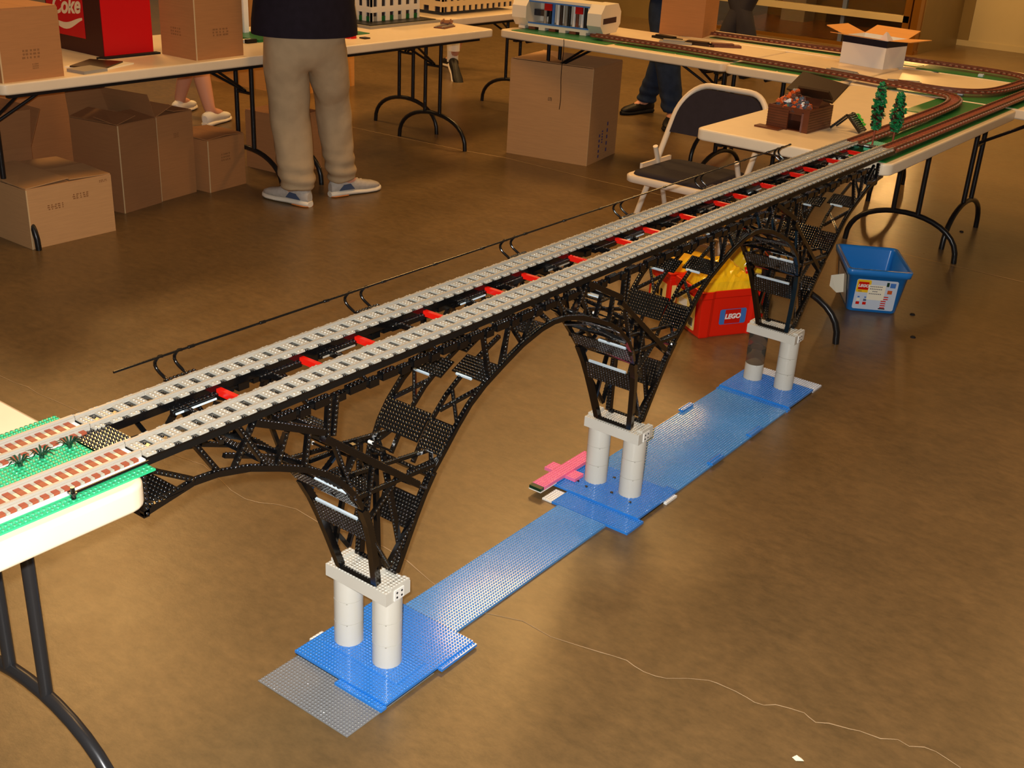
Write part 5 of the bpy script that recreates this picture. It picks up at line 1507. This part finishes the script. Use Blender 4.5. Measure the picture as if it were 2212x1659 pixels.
def person(label, ankL, ankR, face, hip, lower, lower_m, shirt_m, shoes, toesL, toesR, style, build=1.0, socks=False, liftL=0.0, liftR=0.0, tune=None):
    """standing figure: one continuous body with trousers or shorts, shirt, hair and shoes as children"""
    t = thing('person', label, 'person', ((ankL[0] + ankR[0]) / 2, (ankL[1] + ankR[1]) / 2, 0))
    f = Vector((math.cos(face), math.sin(face), 0)); r = Vector((f.y, -f.x, 0)); H = Vector((hip[0], hip[1], 0.92)); k = build
    aL, aR = Vector((ankL[0], ankL[1], 0.085 + liftL)), Vector((ankR[0], ankR[1], 0.085 + liftR))
    hL, hR = H - r * 0.095 + Vector((0, 0, -.05)), H + r * 0.095 + Vector((0, 0, -.05))
    kL, kR = (aL + hL) / 2 + f * 0.03 + Vector((0, 0, -.02)), (aR + hR) / 2 + f * 0.03 + Vector((0, 0, -.02))
    sp_ = lambda z, o=0.0: Vector((H.x, H.y, z)) + f * o
    nodes = [H, sp_(1.06), sp_(1.25, .01), sp_(1.40), sp_(1.50, .01), sp_(1.565, .03), sp_(1.66, .03), sp_(1.745, .02)]
    rad = [.135, .125, .14, .10, .055, .075, .088, .055]
    edges = [(i, i + 1) for i in range(7)]

    def add(p, rr, a):
        nodes.append(p); rad.append(rr); edges.append((a, len(nodes) - 1)); return len(nodes) - 1
    for hh, kk, aa, toe in ((hL, kL, aL, toesL), (hR, kR, aR, toesR)):
        i = add(hh, .088, 0); i = add((hh + kk) / 2, .076, i); i = add(kk, .056, i); i = add((kk + aa) / 2 - f * .015, .055, i); i = add(aa, .036, i)
        tv = Vector((toe[0], toe[1], 0)) - Vector((aa.x, aa.y, 0)); i = add(aa + tv * (.55 if aa.z < .1 else .08) + Vector((0, 0, -.045)), .032, i)
    for sg in (-1, 1):
        sh_ = sp_(1.40) + r * sg * .19; i = add(sh_, .062, 3)
        el = sh_ + r * sg * .02 + Vector((0, 0, -.22)) + f * .14; i = add((sh_ + el) / 2, .05, i); i = add(el, .042, i)
        wr = el + f * .22 - r * sg * .06 + Vector((0, 0, .02)); i = add(wr, .028, i)
        pa = wr + f * .07 + Vector((0, 0, -.02)); w_ = add(pa, .034, i)
        for q in range(4):
            fb = pa + r * (q - 1.5) * .018 + f * .035 + Vector((0, 0, -.01)); j = add(fb, .010, w_); add(fb + f * (.035 + .004 * (1.5 - abs(q - 1.5))) + Vector((0, 0, -.025)), .008, j)
        j = add(wr - r * sg * .03 + f * .04 + Vector((0, 0, -.03)), .012, i); add(nodes[j] + f * .03 + Vector((0, 0, -.03)), .010, j)
    body = skin_obj('body', [(*n, q) for n, q in zip(nodes, rad)], edges, SKIN, t)
    # head details
    hd = sp_(1.665, .03)
    for sg in (-1, 1):
        b = MB(); b.cyl((0, 0), .011, 0, .006, 12); MM = frame(hd + f * .082 + r * sg * .032 + Vector((0, 0, .005)), r, (0, 0, 1)); b.v = [tuple(MM @ Vector(q)) for q in b.v]; b.build('eye', SOCK, body)
        b = MB(); b.tube([hd + r * sg * .088 + Vector((0, 0, -.03)), hd + r * sg * .097, hd + r * sg * .088 + Vector((0, 0, .03))], [.006, .012, .006], 8); b.build('ear', SKIN, body)
    b = MB(); b.tube([hd + f * .082 + Vector((0, 0, .012)), hd + f * .112 + Vector((0, 0, -.03)), hd + f * .085 + Vector((0, 0, -.038))], [.008, .015, .008], 8); b.build('nose', SKIN, body)
    b = MB(); b.tube([hd + f * .083 - r * .025 + Vector((0, 0, -.062)), hd + f * .093 + Vector((0, 0, -.066)), hd + f * .083 + r * .025 + Vector((0, 0, -.062))], .005, 6); b.build('mouth', REDCLOTH, body)
    b = MB(); rings = []
    for z, rr in ((-.02, .094), (.03, .101), (.07, .092), (.10, .066), (.118, .02)):
        rings.append([hd + Vector((0, 0, z)) - f * .014 + Vector((rr * math.cos(2 * math.pi * q / 18), rr * math.sin(2 * math.pi * q / 18), 0)) for q in range(18)])
    b.loft(rings); b.build('hair', HAIR, t)
    # shirt
    b = MB(); rings = []; sh0 = 0.80 if tune is None else tune.get('hem', .80)
    for z, a, c, o in ((sh0, .215, .165, 0), (sh0 + .06, .212, .160, 0), (1.0, .196, .148, 0), (1.15, .196, .145, 0), (1.30, .205, .14, .005), (1.40, .185, .115, 0), (1.455, .11, .085, 0), (1.485, .072, .070, .005)):
        c0 = sp_(z, o); rings.append([c0 + r * (k * a * math.cos(2 * math.pi * q / 28)) + f * (k * c * math.sin(2 * math.pi * q / 28)) for q in range(28)])
    b.loft(rings); sh_o = b.build('shirt', shirt_m, t)
    for sg in (-1, 1):
        s0 = sp_(1.39) + r * sg * .165; s1 = s0 + r * sg * .045 + f * .10 + Vector((0, 0, -.17)); b = MB(); b.tube([s0 + Vector((0, 0, .02)) - r * sg * .03, (s0 + s1) / 2 + r * sg * .008, s1], [.078, .084, .086], 14); b.build('sleeve', shirt_m, sh_o)
    # trousers or shorts
    Hc = Vector((H.x, H.y, .93))
    if lower == 'trousers':
        q = tune or {}
        rl = q.get('rl', (.108, .096, .094, .088, .078)); rr2 = q.get('rr', rl)
        hemL, hemR = Vector((aL.x, aL.y, 0.075 + liftL)), Vector((aR.x, aR.y, 0.075 + liftR))
        midL, midR = q.get('mid', (None, None))
        nd = [(*Hc, .165 * k), (*sp_(.84), .165 * k)]; ed = [(0, 1)]
        for base, kn, hem, rads in ((hL, kL, hemL, rl), (hR, kR, hemR, rr2)):
            p1 = base + Vector((0, 0, -.14)); p2 = (p1 + kn) / 2; p3 = kn; p4 = (kn + hem) / 2
            prev = 1
            for p, rd in zip((p1, p2, p3, p4, hem + Vector((0, 0, .03)), hem), (*rads, rads[-1] * .98)):
                nd.append((*p, rd)); ed.append((prev, len(nd) - 1)); prev = len(nd) - 1
        tr = skin_obj('trousers', nd, ed, lower_m, t, 1, 3, 0.009)
    else:
        nd = [(*Hc, .16 * k), (*sp_(.84), .16 * k)]; ed = [(0, 1)]
        for base, kn in ((hL, kL), (hR, kR)):
            nd.append((*(base + (kn - base) * .3), .105)); ed.append((1, len(nd) - 1)); nd.append((*(base + (kn - base) * .85), .10)); ed.append((len(nd) - 2, len(nd) - 1))
        skin_obj('shorts', nd, ed, lower_m, t, 1)
    for (aa, toe, lift) in ((aL, toesL, liftL), (aR, toesR, liftR)):
        d = Vector((toe[0] - aa.x, toe[1] - aa.y, 0)).normalized(); heel = Vector((aa.x, aa.y, 0)) - d * .07
        shoe(t, heel, heel + d * .295, lift * .6, 0.6 if lift > .05 else 0.0, style)
        if socks:
            b = MB(); b.tube([aa + Vector((0, 0, -.03)), aa + Vector((0, 0, .04)), aa + Vector((0, 0, .13))], [.046, .046, .052], 14); b.build('sock', SOCK, t)
    return t


# standing at the left table, seen from behind
person('person in khaki trousers and navy shirt standing at the left tables, back turned', (-2.672, 2.280), (-2.655, 2.555), math.radians(150), (-2.585, 2.262),
       'trousers', KHAKI, NAVY, None, (-2.84, 2.262), (-2.618, 2.725), 'runner', 1.12, tune=dict(hem=.815, rl=(.124, .110, .102, .100, .094), rr=(.118, .100, .088, .082, .080)))
person('person in blue jeans standing behind the rear table', (-2.80, 5.70), (-2.44, 5.45), math.radians(-60), (-2.60, 5.62),
       'trousers', JEANS, REDCLOTH, None, (-2.86, 5.50), (-2.36, 5.26), 'dark')
person('person in red shirt and dark trousers far behind the tall carton', (-3.42, 7.9), (-3.10, 7.95), math.radians(-80), (-3.26, 7.95),
       'trousers', mat('charcoal_cloth', (58, 56, 62), .85, .2), REDCLOTH, None, (-3.42, 7.65), (-3.08, 7.7), 'dark')
person('person with bare legs and white shoes beyond the cartons', (-4.33, 3.09), (-4.72, 3.16), math.radians(120), (-4.52, 3.16),
       'shorts', mat('dark_shorts', (60, 28, 24), .85, .2), mat('brown_shirt', (96, 60, 40), .85, .2), None, (-4.42, 3.32), (-4.84, 3.38), 'white')
person('person with bare leg, white sock and lifted black shoe walking behind the tables', (-4.52, 5.62), (-4.85, 6.0), math.radians(150), (-4.62, 5.85),
       'shorts', mat('dark_shorts', (60, 28, 24), .85, .2), mat('brown_shirt', (96, 60, 40), .85, .2), None, (-4.36, 5.52), (-5.05, 6.1), 'black', socks=True, liftL=.16)
